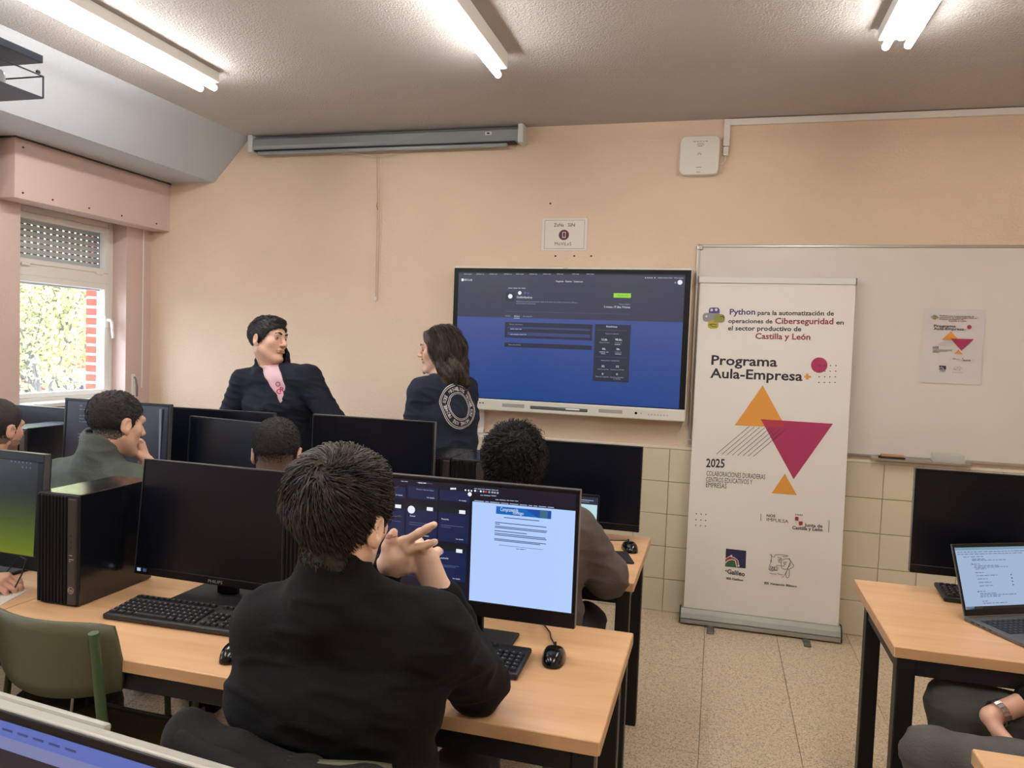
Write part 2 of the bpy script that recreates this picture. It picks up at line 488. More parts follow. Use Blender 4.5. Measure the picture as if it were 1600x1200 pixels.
def print_parts(root, items, prefix, O, U, V, N, lift):
    """every line of lettering and every shape a flat part of its own; dots and thin strokes stay joined"""
    fine = []
    for k, it in enumerate(items):
        thin = (it[0] == 'c' and it[3] < .006) or (it[0] == 'p' and it[2] in ('ink', 'inkB'))
        if thin:
            fine.append(it)
            continue
        mb = MB()
        put_print(mb, [it], prefix, Vector(O) + Vector(N) * k * 1.5e-5, U, V, N, lift=lift)
        obj({'t': 'lettering', 'c': 'printed_circle', 'p': 'printed_shape', 'r': 'printed_block'}[it[0]], mb, root)
    mb = MB()
    put_print(mb, fine, prefix, Vector(O) + Vector(N) * .0024, U, V, N, lift=lift)
    obj('printed_strokes', mb, root, kind='stuff')
BANNER_PRINT=[('t', 'Python', 0.1831, 1.8118, 0.3249, 1.8154, 0.0326, 'purple'), ('t', 'para la automatización de', 0.3381, 1.8139, 0.7465, 1.8207, 0.0249, 'ink'), ('t', 'operaciones de', 0.1774, 1.7633, 0.4217, 1.7674, 0.0241, 'ink'), ('t', 'Ciberseguridad', 0.4348, 1.7659, 0.7455, 1.7721, 0.033, 'maroon'), ('t', 'en', 0.7597, 1.7716, 0.7997, 1.7718, 0.0233, 'ink'), ('t', 'el sector productivo de', 0.1777, 1.7204, 0.5787, 1.7273, 0.0261, 'ink'), ('t', 'Castilla y León', 0.3317, 1.6763, 0.6286, 1.6808, 0.0322, 'maroon'), ('t', 'Programa', 0.0941, 1.5176, 0.4588, 1.5212, 0.0542, 'inkB'), ('t', 'Aula-Empresa', 0.0915, 1.4407, 0.5982, 1.4464, 0.0542, 'inkB'), ('p', [(0.6149, 1.4881), (0.6294, 1.4878), (0.6301, 1.4552), (0.6156, 1.4554)], 'orange'), ('p', [(0.6052, 1.4767), (0.6418, 1.4766), (0.6423, 1.4649), (0.6058, 1.465)], 'orange'), ('c', 0.6827, 1.539, 0.0437, 'magenta'), ('c', 0.6854, 1.5365, 0.0035, 'ink'), ('c', 0.6854, 1.5048, 0.0035, 'ink'), ('c', 0.6855, 1.4732, 0.0035, 'ink'), ('c', 0.6855, 1.4416, 0.0035, 'ink'), ('c', 0.714, 1.5377, 0.0035, 'ink'), ('c', 0.714, 1.5061, 0.0035, 'ink'), ('c', 0.714, 1.4746, 0.0035, 'ink'), ('c', 0.7141, 1.443, 0.0035, 'ink'), ('c', 0.7416, 1.5389, 0.0035, 'ink'), ('c', 0.7416, 1.5074, 0.0035, 'ink'), ('c', 0.7417, 1.4759, 0.0035, 'ink'), ('c', 0.7417, 1.4444, 0.0035, 'ink'), ('c', 0.7699, 1.5401, 0.0035, 'ink'), ('c', 0.77, 1.5086, 0.0035, 'ink'), ('c', 0.77, 1.4772, 0.0035, 'ink'), ('c', 0.77, 1.4457, 0.0035, 'ink'), ('p', [(0.3858, 1.4104), (0.2431, 1.1714), (0.523, 1.1764)], 'orange'), ('p', [(0.3848, 1.2154), (0.7705, 1.2139), (0.5782, 0.8862)], 'magenta'), ('p', [(0.3848, 1.2154), (0.4978, 1.215), (0.523, 1.1764), (0.4157, 1.1741)], 'brick'), ('p', [(0.3211, 1.1699), (0.3247, 1.1701), (0.1505, 0.9975), (0.1469, 0.9973)], 'ink'), ('p', [(0.3502, 1.1699), (0.3537, 1.1701), (0.1801, 0.9978), (0.1765, 0.9976)], 'ink'), ('p', [(0.3792, 1.1699), (0.3827, 1.1701), (0.2097, 0.9982), (0.2061, 0.9979)], 'ink'), ('p', [(0.408, 1.1699), (0.4115, 1.1701), (0.2391, 0.9985), (0.2356, 0.9982)], 'ink'), ('p', [(0.4368, 1.1699), (0.4402, 1.1702), (0.2684, 0.9988), (0.2649, 0.9985)], 'ink'), ('p', [(0.4654, 1.17), (0.4689, 1.1702), (0.2977, 0.9991), (0.2942, 0.9988)], 'ink'), ('p', [(0.494, 1.17), (0.4974, 1.1702), (0.3268, 0.9994), (0.3233, 0.9992)], 'ink'), ('p', [(0.5224, 1.17), (0.5259, 1.1702), (0.3559, 0.9997), (0.3524, 0.9995)], 'ink'), ('t', '2025', 0.0938, 0.9185, 0.1981, 0.9229, 0.0485, 'inkB'), ('t', 'COLABORACIONES DURADERAS', 0.099, 0.8683, 0.4251, 0.8727, 0.028, 'ink'), ('t', 'CENTROS EDUCATIVOS Y', 0.098, 0.8327, 0.3568, 0.8375, 0.0279, 'ink'), ('t', 'EMPRESAS', 0.0996, 0.801, 0.2148, 0.8024, 0.0279, 'ink'), ('p', [(0.5297, 0.9141), (0.4644, 0.7971), (0.5995, 0.7989)], 'orange'), ('c', 0.053, 0.6411, 0.0035, 'ink'), ('c', 0.053, 0.6064, 0.0035, 'ink'), ('c', 0.053, 0.5736, 0.0035, 'ink'), ('c', 0.0803, 0.6415, 0.0035, 'ink'), ('c', 0.0803, 0.6068, 0.0035, 'ink'), ('c', 0.0803, 0.574, 0.0035, 'ink'), ('c', 0.1075, 0.6418, 0.0035, 'ink'), ('c', 0.1075, 0.6072, 0.0035, 'ink'), ('c', 0.1076, 0.5744, 0.0035, 'ink'), ('p', [(0.4103, 0.6748), (0.4129, 0.675), (0.414, 0.6338), (0.4114, 0.6335)], 'ink'), ('p', [(0.7746, 0.6731), (0.7771, 0.6733), (0.7778, 0.6051), (0.7753, 0.6049)], 'ink'), ('t', 'NOS', 0.4433, 0.6595, 0.4901, 0.6612, 0.0146, 'ink'), ('t', 'IMPULSA', 0.4445, 0.6358, 0.5629, 0.6354, 0.0183, 'ink'), ('t', 'Junta de', 0.6479, 0.6247, 0.7433, 0.6268, 0.018, 'ink'), ('t', 'Castilla y León', 0.5841, 0.6038, 0.7443, 0.6062, 0.0181, 'ink'), ('p', [(0.5961, 0.675), (0.6149, 0.675), (0.6151, 0.6532), (0.5967, 0.6532)], 'crest'), ('p', [(0.6177, 0.6516), (0.6381, 0.6518), (0.6382, 0.6319), (0.6249, 0.6269), (0.6175, 0.6298)], 'crest'), ('p', [(0.6167, 0.6733), (0.6371, 0.6735), (0.6376, 0.6545), (0.6176, 0.6543)], 'pale'), ('p', [(0.5969, 0.6505), (0.6144, 0.6504), (0.6154, 0.6296), (0.6016, 0.6328)], 'pale'), ('p', [(0.5962, 0.6914), (0.6021, 0.6919), (0.6009, 0.6809), (0.5975, 0.681)], 'grey'), ('p', [(0.6047, 0.6913), (0.6107, 0.6918), (0.6091, 0.6808), (0.6056, 0.6809)], 'grey'), ('p', [(0.6132, 0.6912), (0.6192, 0.6917), (0.6172, 0.6806), (0.6138, 0.6808)], 'grey'), ('p', [(0.6218, 0.691), (0.6277, 0.6916), (0.6253, 0.6805), (0.6219, 0.6806)], 'grey'), ('p', [(0.6303, 0.6909), (0.6362, 0.6915), (0.6334, 0.6804), (0.63, 0.6805)], 'grey'), ('p', [(0.2292, 0.4552), (0.342, 0.4542), (0.3434, 0.3528), (0.2298, 0.3512)], 'navy'), ('p', [(0.2294, 0.3957), (0.2534, 0.4169), (0.2803, 0.4124), (0.2899, 0.3986), (0.2617, 0.3937), (0.2304, 0.3754)], 'crest'), ('p', [(0.2298, 0.3697), (0.2572, 0.3932), (0.2813, 0.3921), (0.2867, 0.3538), (0.2298, 0.353)], 'green'), ('p', [(0.2847, 0.3962), (0.2956, 0.39), (0.306, 0.3597), (0.2956, 0.3548)], 'salmon'), ('p', [(0.2323, 0.3702), (0.2458, 0.3866), (0.2425, 0.3895), (0.229, 0.3731)], 'pale'), ('p', [(0.2447, 0.3859), (0.2666, 0.3938), (0.2654, 0.3982), (0.2435, 0.3902)], 'pale'), ('p', [(0.2655, 0.3937), (0.2834, 0.3902), (0.2845, 0.3947), (0.2665, 0.3983)], 'pale'), ('p', [(0.2818, 0.3917), (0.2917, 0.3539), (0.2959, 0.3554), (0.2861, 0.3932)], 'pale'), ('p', [(0.2304, 0.3942), (0.2545, 0.4117), (0.2526, 0.4147), (0.2285, 0.3972)], 'pale'), ('p', [(0.2531, 0.4114), (0.2783, 0.4049), (0.2793, 0.4085), (0.2541, 0.415)], 'pale'), ('p', [(0.2779, 0.4051), (0.298, 0.3925), (0.2999, 0.3957), (0.2798, 0.4083)], 'pale'), ('p', [(0.2973, 0.3936), (0.3041, 0.3629), (0.3075, 0.3639), (0.3007, 0.3946)], 'pale'), ('c', 0.2606, 0.4158, 0.006, 'pale'), ('c', 0.304, 0.3632, 0.006, 'pale'), ('t', 'Galileo', 0.2434, 0.3118, 0.3413, 0.3064, 0.0259, 'inkB'), ('t', 'IES Galileo', 0.2406, 0.2781, 0.3339, 0.2779, 0.012, 'ink'), ('t', 'IES Venancio Blanco', 0.4489, 0.2758, 0.6247, 0.2775, 0.0118, 'ink'), ('t', 'el', 0.2312, 0.3234, 0.2402, 0.3226, 0.0111, 'ink'), ('p', [(0.4712, 0.4449), (0.4815, 0.4469), (0.4812, 0.4492), (0.4709, 0.4472)], 'ink'), ('p', [(0.4803, 0.4481), (0.4799, 0.4379), (0.4821, 0.438), (0.4825, 0.4481)], 'ink'), ('p', [(0.4808, 0.4368), (0.4965, 0.434), (0.497, 0.4362), (0.4812, 0.4391)], 'ink'), ('p', [(0.4978, 0.4349), (0.5006, 0.448), (0.4985, 0.4484), (0.4957, 0.4353)], 'ink'), ('p', [(0.4997, 0.4471), (0.5305, 0.4523), (0.5303, 0.4545), (0.4995, 0.4493)], 'ink'), ('p', [(0.5303, 0.4522), (0.5713, 0.4494), (0.5715, 0.4517), (0.5305, 0.4545)], 'ink'), ('p', [(0.5711, 0.4516), (0.5563, 0.4454), (0.557, 0.4433), (0.5717, 0.4495)], 'ink'), ('p', [(0.5567, 0.4455), (0.5404, 0.4456), (0.5403, 0.4433), (0.5566, 0.4432)], 'ink'), ('p', [(0.4808, 0.4381), (0.4799, 0.4206), (0.4821, 0.4206), (0.4829, 0.4381)], 'ink'), ('p', [(0.48, 0.4211), (0.4753, 0.4114), (0.4772, 0.4104), (0.4819, 0.4201)], 'ink'), ('p', [(0.4752, 0.4106), (0.4774, 0.4007), (0.4795, 0.4014), (0.4773, 0.4112)], 'ink'), ('p', [(0.4792, 0.4003), (0.4841, 0.4054), (0.4827, 0.407), (0.4777, 0.4019)], 'ink'), ('p', [(0.4845, 0.4065), (0.4812, 0.4199), (0.4791, 0.4192), (0.4824, 0.4058)], 'ink'), ('p', [(0.4767, 0.3995), (0.4705, 0.3833), (0.4725, 0.3825), (0.4787, 0.3988)], 'ink'), ('p', [(0.4704, 0.3829), (0.4687, 0.3644), (0.4709, 0.3643), (0.4726, 0.3828)], 'ink'), ('p', [(0.4689, 0.3637), (0.4736, 0.3569), (0.4754, 0.3583), (0.4707, 0.3651)], 'ink'), ('p', [(0.514, 0.4331), (0.5313, 0.4323), (0.5315, 0.4345), (0.5142, 0.4354)], 'ink'), ('p', [(0.5305, 0.4327), (0.5351, 0.4268), (0.5368, 0.4283), (0.5322, 0.4342)], 'ink'), ('p', [(0.536, 0.4287), (0.5265, 0.4285), (0.5265, 0.4263), (0.5359, 0.4264)], 'ink'), ('p', [(0.5167, 0.4206), (0.5256, 0.4234), (0.5251, 0.4256), (0.5162, 0.4228)], 'ink'), ('p', [(0.5248, 0.4235), (0.5314, 0.4197), (0.5325, 0.4217), (0.5259, 0.4255)], 'ink'), ('p', [(0.5315, 0.4217), (0.5223, 0.4161), (0.5233, 0.4141), (0.5325, 0.4197)], 'ink'), ('p', [(0.523, 0.4162), (0.5169, 0.4174), (0.5164, 0.4151), (0.5225, 0.414)], 'ink'), ('p', [(0.5195, 0.4081), (0.5359, 0.4072), (0.5362, 0.4095), (0.5197, 0.4104)], 'ink'), ('p', [(0.5383, 0.3832), (0.5347, 0.4038), (0.5326, 0.4033), (0.5362, 0.3827)], 'ink'), ('p', [(0.5347, 0.4034), (0.5381, 0.422), (0.536, 0.4223), (0.5326, 0.4037)], 'ink'), ('p', [(0.5376, 0.4212), (0.5535, 0.4311), (0.5525, 0.4331), (0.5366, 0.4231)], 'ink'), ('p', [(0.553, 0.431), (0.5744, 0.4324), (0.5744, 0.4347), (0.553, 0.4333)], 'ink'), ('p', [(0.5736, 0.4328), (0.5836, 0.4211), (0.5852, 0.4227), (0.5752, 0.4343)], 'ink'), ('p', [(0.5833, 0.422), (0.5801, 0.3998), (0.5822, 0.3996), (0.5854, 0.4218)], 'ink'), ('p', [(0.5802, 0.4002), (0.5736, 0.3858), (0.5755, 0.3849), (0.5821, 0.3993)], 'ink'), ('p', [(0.5739, 0.3862), (0.5595, 0.3727), (0.5609, 0.371), (0.5752, 0.3845)], 'ink'), ('p', [(0.5604, 0.373), (0.5431, 0.3756), (0.5426, 0.3733), (0.56, 0.3707)], 'ink'), ('p', [(0.5437, 0.3752), (0.5382, 0.3836), (0.5364, 0.3823), (0.542, 0.3738)], 'ink'), ('p', [(0.5733, 0.4374), (0.5843, 0.4222), (0.586, 0.4236), (0.575, 0.4388)], 'ink'), ('p', [(0.5843, 0.4222), (0.6026, 0.3987), (0.6042, 0.4002), (0.586, 0.4237)], 'ink'), ('p', [(0.6025, 0.4), (0.597, 0.3884), (0.5989, 0.3875), (0.6044, 0.399)], 'ink'), ('p', [(0.5975, 0.3889), (0.5767, 0.3757), (0.5777, 0.3737), (0.5985, 0.387)], 'ink'), ('p', [(0.5833, 0.4222), (0.5733, 0.3902), (0.5753, 0.3896), (0.5854, 0.4216)], 'ink'), ('p', [(0.5733, 0.3902), (0.5663, 0.3666), (0.5683, 0.366), (0.5753, 0.3896)], 'ink'), ('p', [(0.5663, 0.3667), (0.5563, 0.3428), (0.5583, 0.342), (0.5683, 0.3659)], 'ink'), ('p', [(0.5564, 0.3429), (0.5485, 0.3293), (0.5503, 0.3282), (0.5582, 0.3418)], 'ink'), ('p', [(0.5491, 0.3298), (0.5406, 0.327), (0.5412, 0.3248), (0.5496, 0.3276)], 'ink'), ('p', [(0.5075, 0.3894), (0.5334, 0.3887), (0.5336, 0.391), (0.5076, 0.3917)], 'ink'), ('p', [(0.5334, 0.3887), (0.555, 0.3884), (0.5551, 0.3907), (0.5336, 0.391)], 'ink'), ('p', [(0.5448, 0.4082), (0.5605, 0.4127), (0.5601, 0.4149), (0.5444, 0.4104)], 'ink'), ('p', [(0.5595, 0.413), (0.5636, 0.408), (0.5652, 0.4096), (0.5611, 0.4146)], 'ink'), ('p', [(0.5471, 0.4012), (0.5546, 0.4048), (0.5538, 0.4069), (0.5463, 0.4033)], 'ink'), ('p', [(0.5534, 0.4051), (0.5571, 0.4), (0.5588, 0.4015), (0.5551, 0.4066)], 'ink'), ('p', [(0.5574, 0.4018), (0.5499, 0.3973), (0.5509, 0.3953), (0.5584, 0.3998)], 'ink'), ('p', [(0.4774, 0.3838), (0.475, 0.3698), (0.4771, 0.3695), (0.4795, 0.3835)], 'ink'), ('p', [(0.4753, 0.3688), (0.4831, 0.3606), (0.4846, 0.3622), (0.4769, 0.3705)], 'ink'), ('p', [(0.4849, 0.3612), (0.4877, 0.3753), (0.4856, 0.3756), (0.4828, 0.3616)], 'ink'), ('p', [(0.4874, 0.3763), (0.4792, 0.3845), (0.4777, 0.3828), (0.4859, 0.3746)], 'ink'), ('p', [(0.4875, 0.3803), (0.4861, 0.3641), (0.4883, 0.364), (0.4896, 0.3802)], 'ink'), ('p', [(0.4865, 0.3631), (0.4946, 0.3572), (0.4959, 0.3591), (0.4878, 0.365)], 'ink'), ('p', [(0.4963, 0.358), (0.499, 0.3738), (0.4969, 0.3741), (0.4942, 0.3583)], 'ink'), ('p', [(0.4986, 0.3749), (0.4892, 0.3812), (0.488, 0.3792), (0.4974, 0.373)], 'ink'), ('p', [(0.4983, 0.3813), (0.4991, 0.3631), (0.5013, 0.3634), (0.5004, 0.3816)], 'ink'), ('p', [(0.4999, 0.3621), (0.5095, 0.3596), (0.5102, 0.3618), (0.5005, 0.3644)], 'ink'), ('p', [(0.5109, 0.3607), (0.511, 0.3781), (0.5088, 0.378), (0.5088, 0.3606)], 'ink'), ('p', [(0.5103, 0.3791), (0.4997, 0.3825), (0.499, 0.3803), (0.5095, 0.377)], 'ink'), ('p', [(0.5076, 0.3831), (0.5163, 0.3813), (0.5168, 0.3836), (0.5081, 0.3853)], 'ink'), ('p', [(0.5155, 0.3822), (0.5179, 0.3697), (0.52, 0.3702), (0.5176, 0.3827)], 'ink'), ('p', [(0.5181, 0.3706), (0.5124, 0.3626), (0.5141, 0.3613), (0.5198, 0.3693)], 'ink'), ('p', [(0.4717, 0.3638), (0.4826, 0.354), (0.484, 0.3558), (0.4731, 0.3656)], 'ink'), ('p', [(0.4836, 0.3538), (0.4972, 0.3591), (0.4966, 0.3612), (0.483, 0.356)], 'ink'), ('p', [(0.4969, 0.359), (0.5176, 0.3604), (0.5176, 0.3627), (0.4969, 0.3613)], 'ink'), ('p', [(0.5662, 0.3683), (0.5612, 0.3477), (0.5632, 0.3473), (0.5683, 0.3679)], 'ink'), ('p', [(0.5612, 0.3473), (0.5628, 0.3311), (0.5649, 0.3315), (0.5633, 0.3477)], 'ink'), ('p', [(0.5632, 0.3304), (0.5712, 0.324), (0.5726, 0.3259), (0.5645, 0.3322)], 'ink'), ('p', [(0.5725, 0.3241), (0.5799, 0.3304), (0.5787, 0.3321), (0.5713, 0.3258)], 'ink'), ('p', [(0.5804, 0.3312), (0.5835, 0.3543), (0.5814, 0.3545), (0.5783, 0.3314)], 'ink'), ('p', [(0.5835, 0.3546), (0.5819, 0.3708), (0.5798, 0.3704), (0.5814, 0.3542)], 'ink'), ('p', [(0.5813, 0.3716), (0.5734, 0.3753), (0.5725, 0.3732), (0.5804, 0.3695)], 'ink'), ('p', [(0.5722, 0.375), (0.5665, 0.3689), (0.568, 0.3673), (0.5737, 0.3735)], 'ink'), ('p', [(0.4751, 0.3401), (0.4926, 0.3375), (0.493, 0.3397), (0.4755, 0.3423)], 'ink'), ('p', [(0.4928, 0.3375), (0.5126, 0.3388), (0.5126, 0.3411), (0.4928, 0.3398)], 'ink'), ('p', [(0.5172, 0.3431), (0.529, 0.339), (0.5298, 0.3412), (0.518, 0.3453)], 'ink'), ('p', [(0.5293, 0.339), (0.5462, 0.3382), (0.5464, 0.3404), (0.5295, 0.3412)], 'ink'), ('p', [(0.1093, 1.8511), (0.1175, 1.849), (0.1237, 1.843), (0.1263, 1.8347), (0.1269, 1.8216), (0.1252, 1.8132), (0.1196, 1.8069), (0.1116, 1.8044), (0.0827, 1.8037), (0.0744, 1.8057), (0.0682, 1.8117), (0.0656, 1.8201), (0.0649, 1.8332), (0.0667, 1.8417), (0.0723, 1.848), (0.0804, 1.8504)], 'indigo'), ('p', [(0.0801, 1.8186), (0.0893, 1.8163), (0.0962, 1.8096), (0.0991, 1.8003), (0.0998, 1.7873), (0.0978, 1.7779), (0.0915, 1.7708), (0.0826, 1.7681), (0.0518, 1.7672), (0.0426, 1.7695), (0.0356, 1.7762), (0.0327, 1.7855), (0.0321, 1.7986), (0.034, 1.8081), (0.0404, 1.8151), (0.0493, 1.8178)], 'greyL'), ('p', [(0.0793, 1.8167), (0.1271, 1.8179), (0.1281, 1.7974), (0.0803, 1.7961)], 'greyL'), ('p', [(0.1057, 1.7762), (0.114, 1.7742), (0.1202, 1.7682), (0.1228, 1.7599), (0.1235, 1.7449), (0.1218, 1.7365), (0.1161, 1.7302), (0.1081, 1.7277), (0.081, 1.7268), (0.0728, 1.7289), (0.0665, 1.7348), (0.0639, 1.7432), (0.0632, 1.7582), (0.0649, 1.7667), (0.0706, 1.773), (0.0786, 1.7755)], 'mustard'), ('p', [(0.1382, 1.8126), (0.1473, 1.8103), (0.1542, 1.8036), (0.1571, 1.7944), (0.1576, 1.7832), (0.1557, 1.7738), (0.1494, 1.7668), (0.1406, 1.7641), (0.1154, 1.7634), (0.1063, 1.7656), (0.0993, 1.7723), (0.0964, 1.7816), (0.0959, 1.7928), (0.0978, 1.8022), (0.1041, 1.8092), (0.113, 1.8119)], 'olive'), ('p', [(0.0993, 1.7966), (0.1263, 1.7973), (0.1226, 1.7645), (0.0973, 1.7638)], 'olive'), ('c', 0.0811, 1.8355, 0.008, 'pale'), ('c', 0.1063, 1.8379, 0.008, 'pale'), ('c', 0.053, 1.7982, 0.006, 'pale'), ('p', [(0.0695, 1.7471), (0.0919, 1.7525), (0.091, 1.7561), (0.0686, 1.7508)], 'inkB'), ('p', [(0.0912, 1.7525), (0.114, 1.7484), (0.1145, 1.7521), (0.0917, 1.7561)], 'inkB'), ('p', [(0.0773, 1.7481), (0.0914, 1.7373), (0.093, 1.7395), (0.0789, 1.7504)], 'inkB'), ('p', [(0.0923, 1.737), (0.1149, 1.7377), (0.1147, 1.7405), (0.0922, 1.7398)], 'inkB'), ('p', [(0.1322, 1.7956), (0.1482, 1.7998), (0.1472, 1.8034), (0.1313, 1.7993)], 'inkB'), ('p', [(0.146, 1.801), (0.1503, 1.7881), (0.1537, 1.7892), (0.1494, 1.8022)], 'inkB')]
TV_PRINT=[('r', 0.0772, 0.8597, 1.4741, 0.8682, 'scr_tab'), ('t', 'SECUR', 0.1164, 0.8145, 0.1695, 0.8132, 0.011, 'w'), ('c', 0.1045, 0.8193, 0.009, 'w'), ('t', 'Programas', 0.706, 0.8137, 0.7516, 0.8144, 0.0097, 'w'), ('t', 'Reportes', 0.7645, 0.8145, 0.803, 0.8141, 0.0097, 'w'), ('t', 'Competiciones', 0.8148, 0.8143, 0.8697, 0.8141, 0.0096, 'w'), ('t', '~22', 0.4059, 0.77, 0.5205, 0.7709, 0.0079, 'w2'), ('r', 0.3902, 0.6928, 0.45, 0.748, 'scr_dark'), ('c', 0.4201, 0.7219, 0.014, 'w'), ('c', 0.4798, 0.7437, 0.011, 'w'), ('c', 0.5134, 0.7443, 0.007, 'violet'), ('c', 0.5338, 0.7427, 0.006, 'violet'), ('t', 'GoblinAjedrez', 0.4616, 0.7118, 0.5604, 0.7118, 0.0128, 'w'), ('t', 'Plataforma online para aprender ajedrez de todos los niveles con cursos, vídeos y', 0.4605, 0.6881, 0.8417, 0.6893, 0.0069, 'w2'), ('t', 'herramientas interactivas', 0.4609, 0.6763, 0.5831, 0.676, 0.0069, 'w2'), ('r', 1.0599, 0.7265, 1.1629, 0.753, 'lime'), ('t', 'Reportar ahora', 1.0836, 0.7363, 1.1501, 0.7366, 0.0076, 'limeD'), ('t', 'Tiempo restante', 1.0935, 0.6852, 1.1601, 0.6847, 0.0066, 'w2'), ('t', '2 meses, 17 días, 9 horas', 1.0052, 0.665, 1.1609, 0.6658, 0.0115, 'w'), ('r', 0.3929, 0.628, 1.1624, 0.6299, 'line'), ('t', 'Detalles', 0.394, 0.5976, 0.4249, 0.5974, 0.0069, 'w2'), ('t', 'Alcance', 0.4486, 0.597, 0.4845, 0.5969, 0.0079, 'w'), ('t', 'Recompensas', 0.507, 0.5975, 0.566, 0.5981, 0.0069, 'w2'), ('r', 0.4489, 0.5871, 0.4849, 0.5891, 'w'), ('r', 0.3932, 0.4662, 0.9412, 0.5628, 'scr_dark'), ('t', 'Dentro de alcance', 0.4218, 0.5458, 0.5059, 0.5462, 0.0069, 'w2'), ('r', 0.4088, 0.5237, 0.927, 0.5355, 'scr_blue'), ('r', 0.4101, 0.4813, 0.9288, 0.5017, 'scr_blue'), ('t', '~17', 0.428, 0.5182, 0.5019, 0.5184, 0.0069, 'w2'), ('t', '~24', 0.4293, 0.4845, 0.5318, 0.4858, 0.0069, 'w2'), ('r', 0.394, 0.4083, 0.9417, 0.4356, 'scr_dark'), ('t', 'Fuera de alcance', 0.4215, 0.4197, 0.4996, 0.4205, 0.0069, 'w2'), ('r', 0.9563, 0.2221, 1.1714, 0.5659, 'scr_dark'), ('t', 'Estadísticas', 1.0248, 0.5487, 1.09, 0.5487, 0.0096, 'w'), ('r', 0.9676, 0.5292, 1.148, 0.531, 'line'), ('t', 'Tiempo de respuesta', 1.0198, 0.5073, 1.0995, 0.508, 0.0067, 'w2'), ('t', '15.0h', 0.9993, 0.4682, 1.0331, 0.4675, 0.0125, 'w'), ('t', '98.0h', 1.081, 0.471, 1.1203, 0.4695, 0.0124, 'w'), ('t', 'Tiempo de triaje', 0.9854, 0.4533, 1.0482, 0.4536, 0.0068, 'w2'), ('t', 'Tiempo de', 1.0788, 0.4556, 1.1209, 0.4552, 0.0067, 'w2'), ('t', '~10', 1.0793, 0.4451, 1.1214, 0.4447, 0.0067, 'w2'), ('t', '0h', 1.0056, 0.4127, 1.0249, 0.4124, 0.0115, 'w'), ('t', '0h', 1.0922, 0.414, 1.1104, 0.4137, 0.0115, 'w'), ('t', '~12', 0.9879, 0.3976, 1.0439, 0.3978, 0.0067, 'w2'), ('t', '~4', 0.999, 0.3874, 1.0337, 0.3878, 0.0067, 'w2'), ('t', 'Tiempo de', 1.0813, 0.3992, 1.1225, 0.3989, 0.0067, 'w2'), ('t', '~6', 1.0837, 0.3888, 1.121, 0.3883, 0.0067, 'w2'), ('r', 0.9668, 0.3692, 1.1551, 0.371, 'line'), ('t', 'Informes recibidos', 1.0018, 0.3451, 1.1124, 0.3468, 0.0077, 'w2'), ('t', '32', 1.0063, 0.3086, 1.0237, 0.3084, 0.0116, 'w'), ('t', '32', 1.0929, 0.3105, 1.1102, 0.3103, 0.0115, 'w'), ('t', 'Total de reportes', 0.9808, 0.2921, 1.0504, 0.2932, 0.0067, 'w2'), ('t', 'Reportes en 90 días', 1.061, 0.2928, 1.1415, 0.2944, 0.0067, 'w2'), ('t', '0', 1.0102, 0.2625, 1.0189, 0.2619, 0.0116, 'w'), ('t', '0', 1.0969, 0.2646, 1.1055, 0.264, 0.0115, 'w'), ('t', 'Reportes aceptados', 0.974, 0.2473, 1.0534, 0.2481, 0.0068, 'w2'), ('t', 'Reportes aceptados', 1.0611, 0.2475, 1.1416, 0.2484, 0.0068, 'w2'), ('t', 'en 90 días', 1.0808, 0.2379, 1.123, 0.238, 0.0067, 'w2'), ('t', '~11', 0.1129, 0.8535, 0.1638, 0.8531, 0.006, 'w2'), ('t', '~11', 0.1943, 0.8545, 0.2448, 0.854, 0.0059, 'w2'), ('t', '~11', 0.2803, 0.8554, 0.3303, 0.855, 0.006, 'w2'), ('t', '~11', 0.3747, 0.8565, 0.4242, 0.8561, 0.0059, 'w2'), ('t', '~11', 0.4518, 0.8574, 0.5008, 0.857, 0.0059, 'w2'), ('t', '~11', 0.5374, 0.8584, 0.5859, 0.8579, 0.0058, 'w2'), ('t', '~11', 0.6241, 0.8593, 0.6722, 0.8589, 0.0059, 'w2'), ('t', '~11', 0.709, 0.8603, 0.7567, 0.8599, 0.0058, 'w2'), ('t', '~11', 0.803, 0.8614, 0.8501, 0.8609, 0.0058, 'w2'), ('t', '~11', 0.891, 0.8624, 0.9377, 0.8619, 0.0057, 'w2'), ('c', 1.244, 0.8457, 0.003, 'w'), ('c', 1.258, 0.8459, 0.003, 'w'), ('c', 1.2692, 0.846, 0.003, 'w'), ('c', 1.2813, 0.8462, 0.003, 'w'), ('c', 1.2981, 0.8464, 0.003, 'w'), ('t', '~24', 1.3158, 0.8447, 1.3989, 0.8449, 0.0057, 'w2'), ('t', '~17', 1.4081, 0.845, 1.4657, 0.8448, 0.0056, 'w2'), ('c', 1.4439, 0.8222, 0.014, 'w'), ('c', 1.4175, 0.82, 0.005, 'w2')]
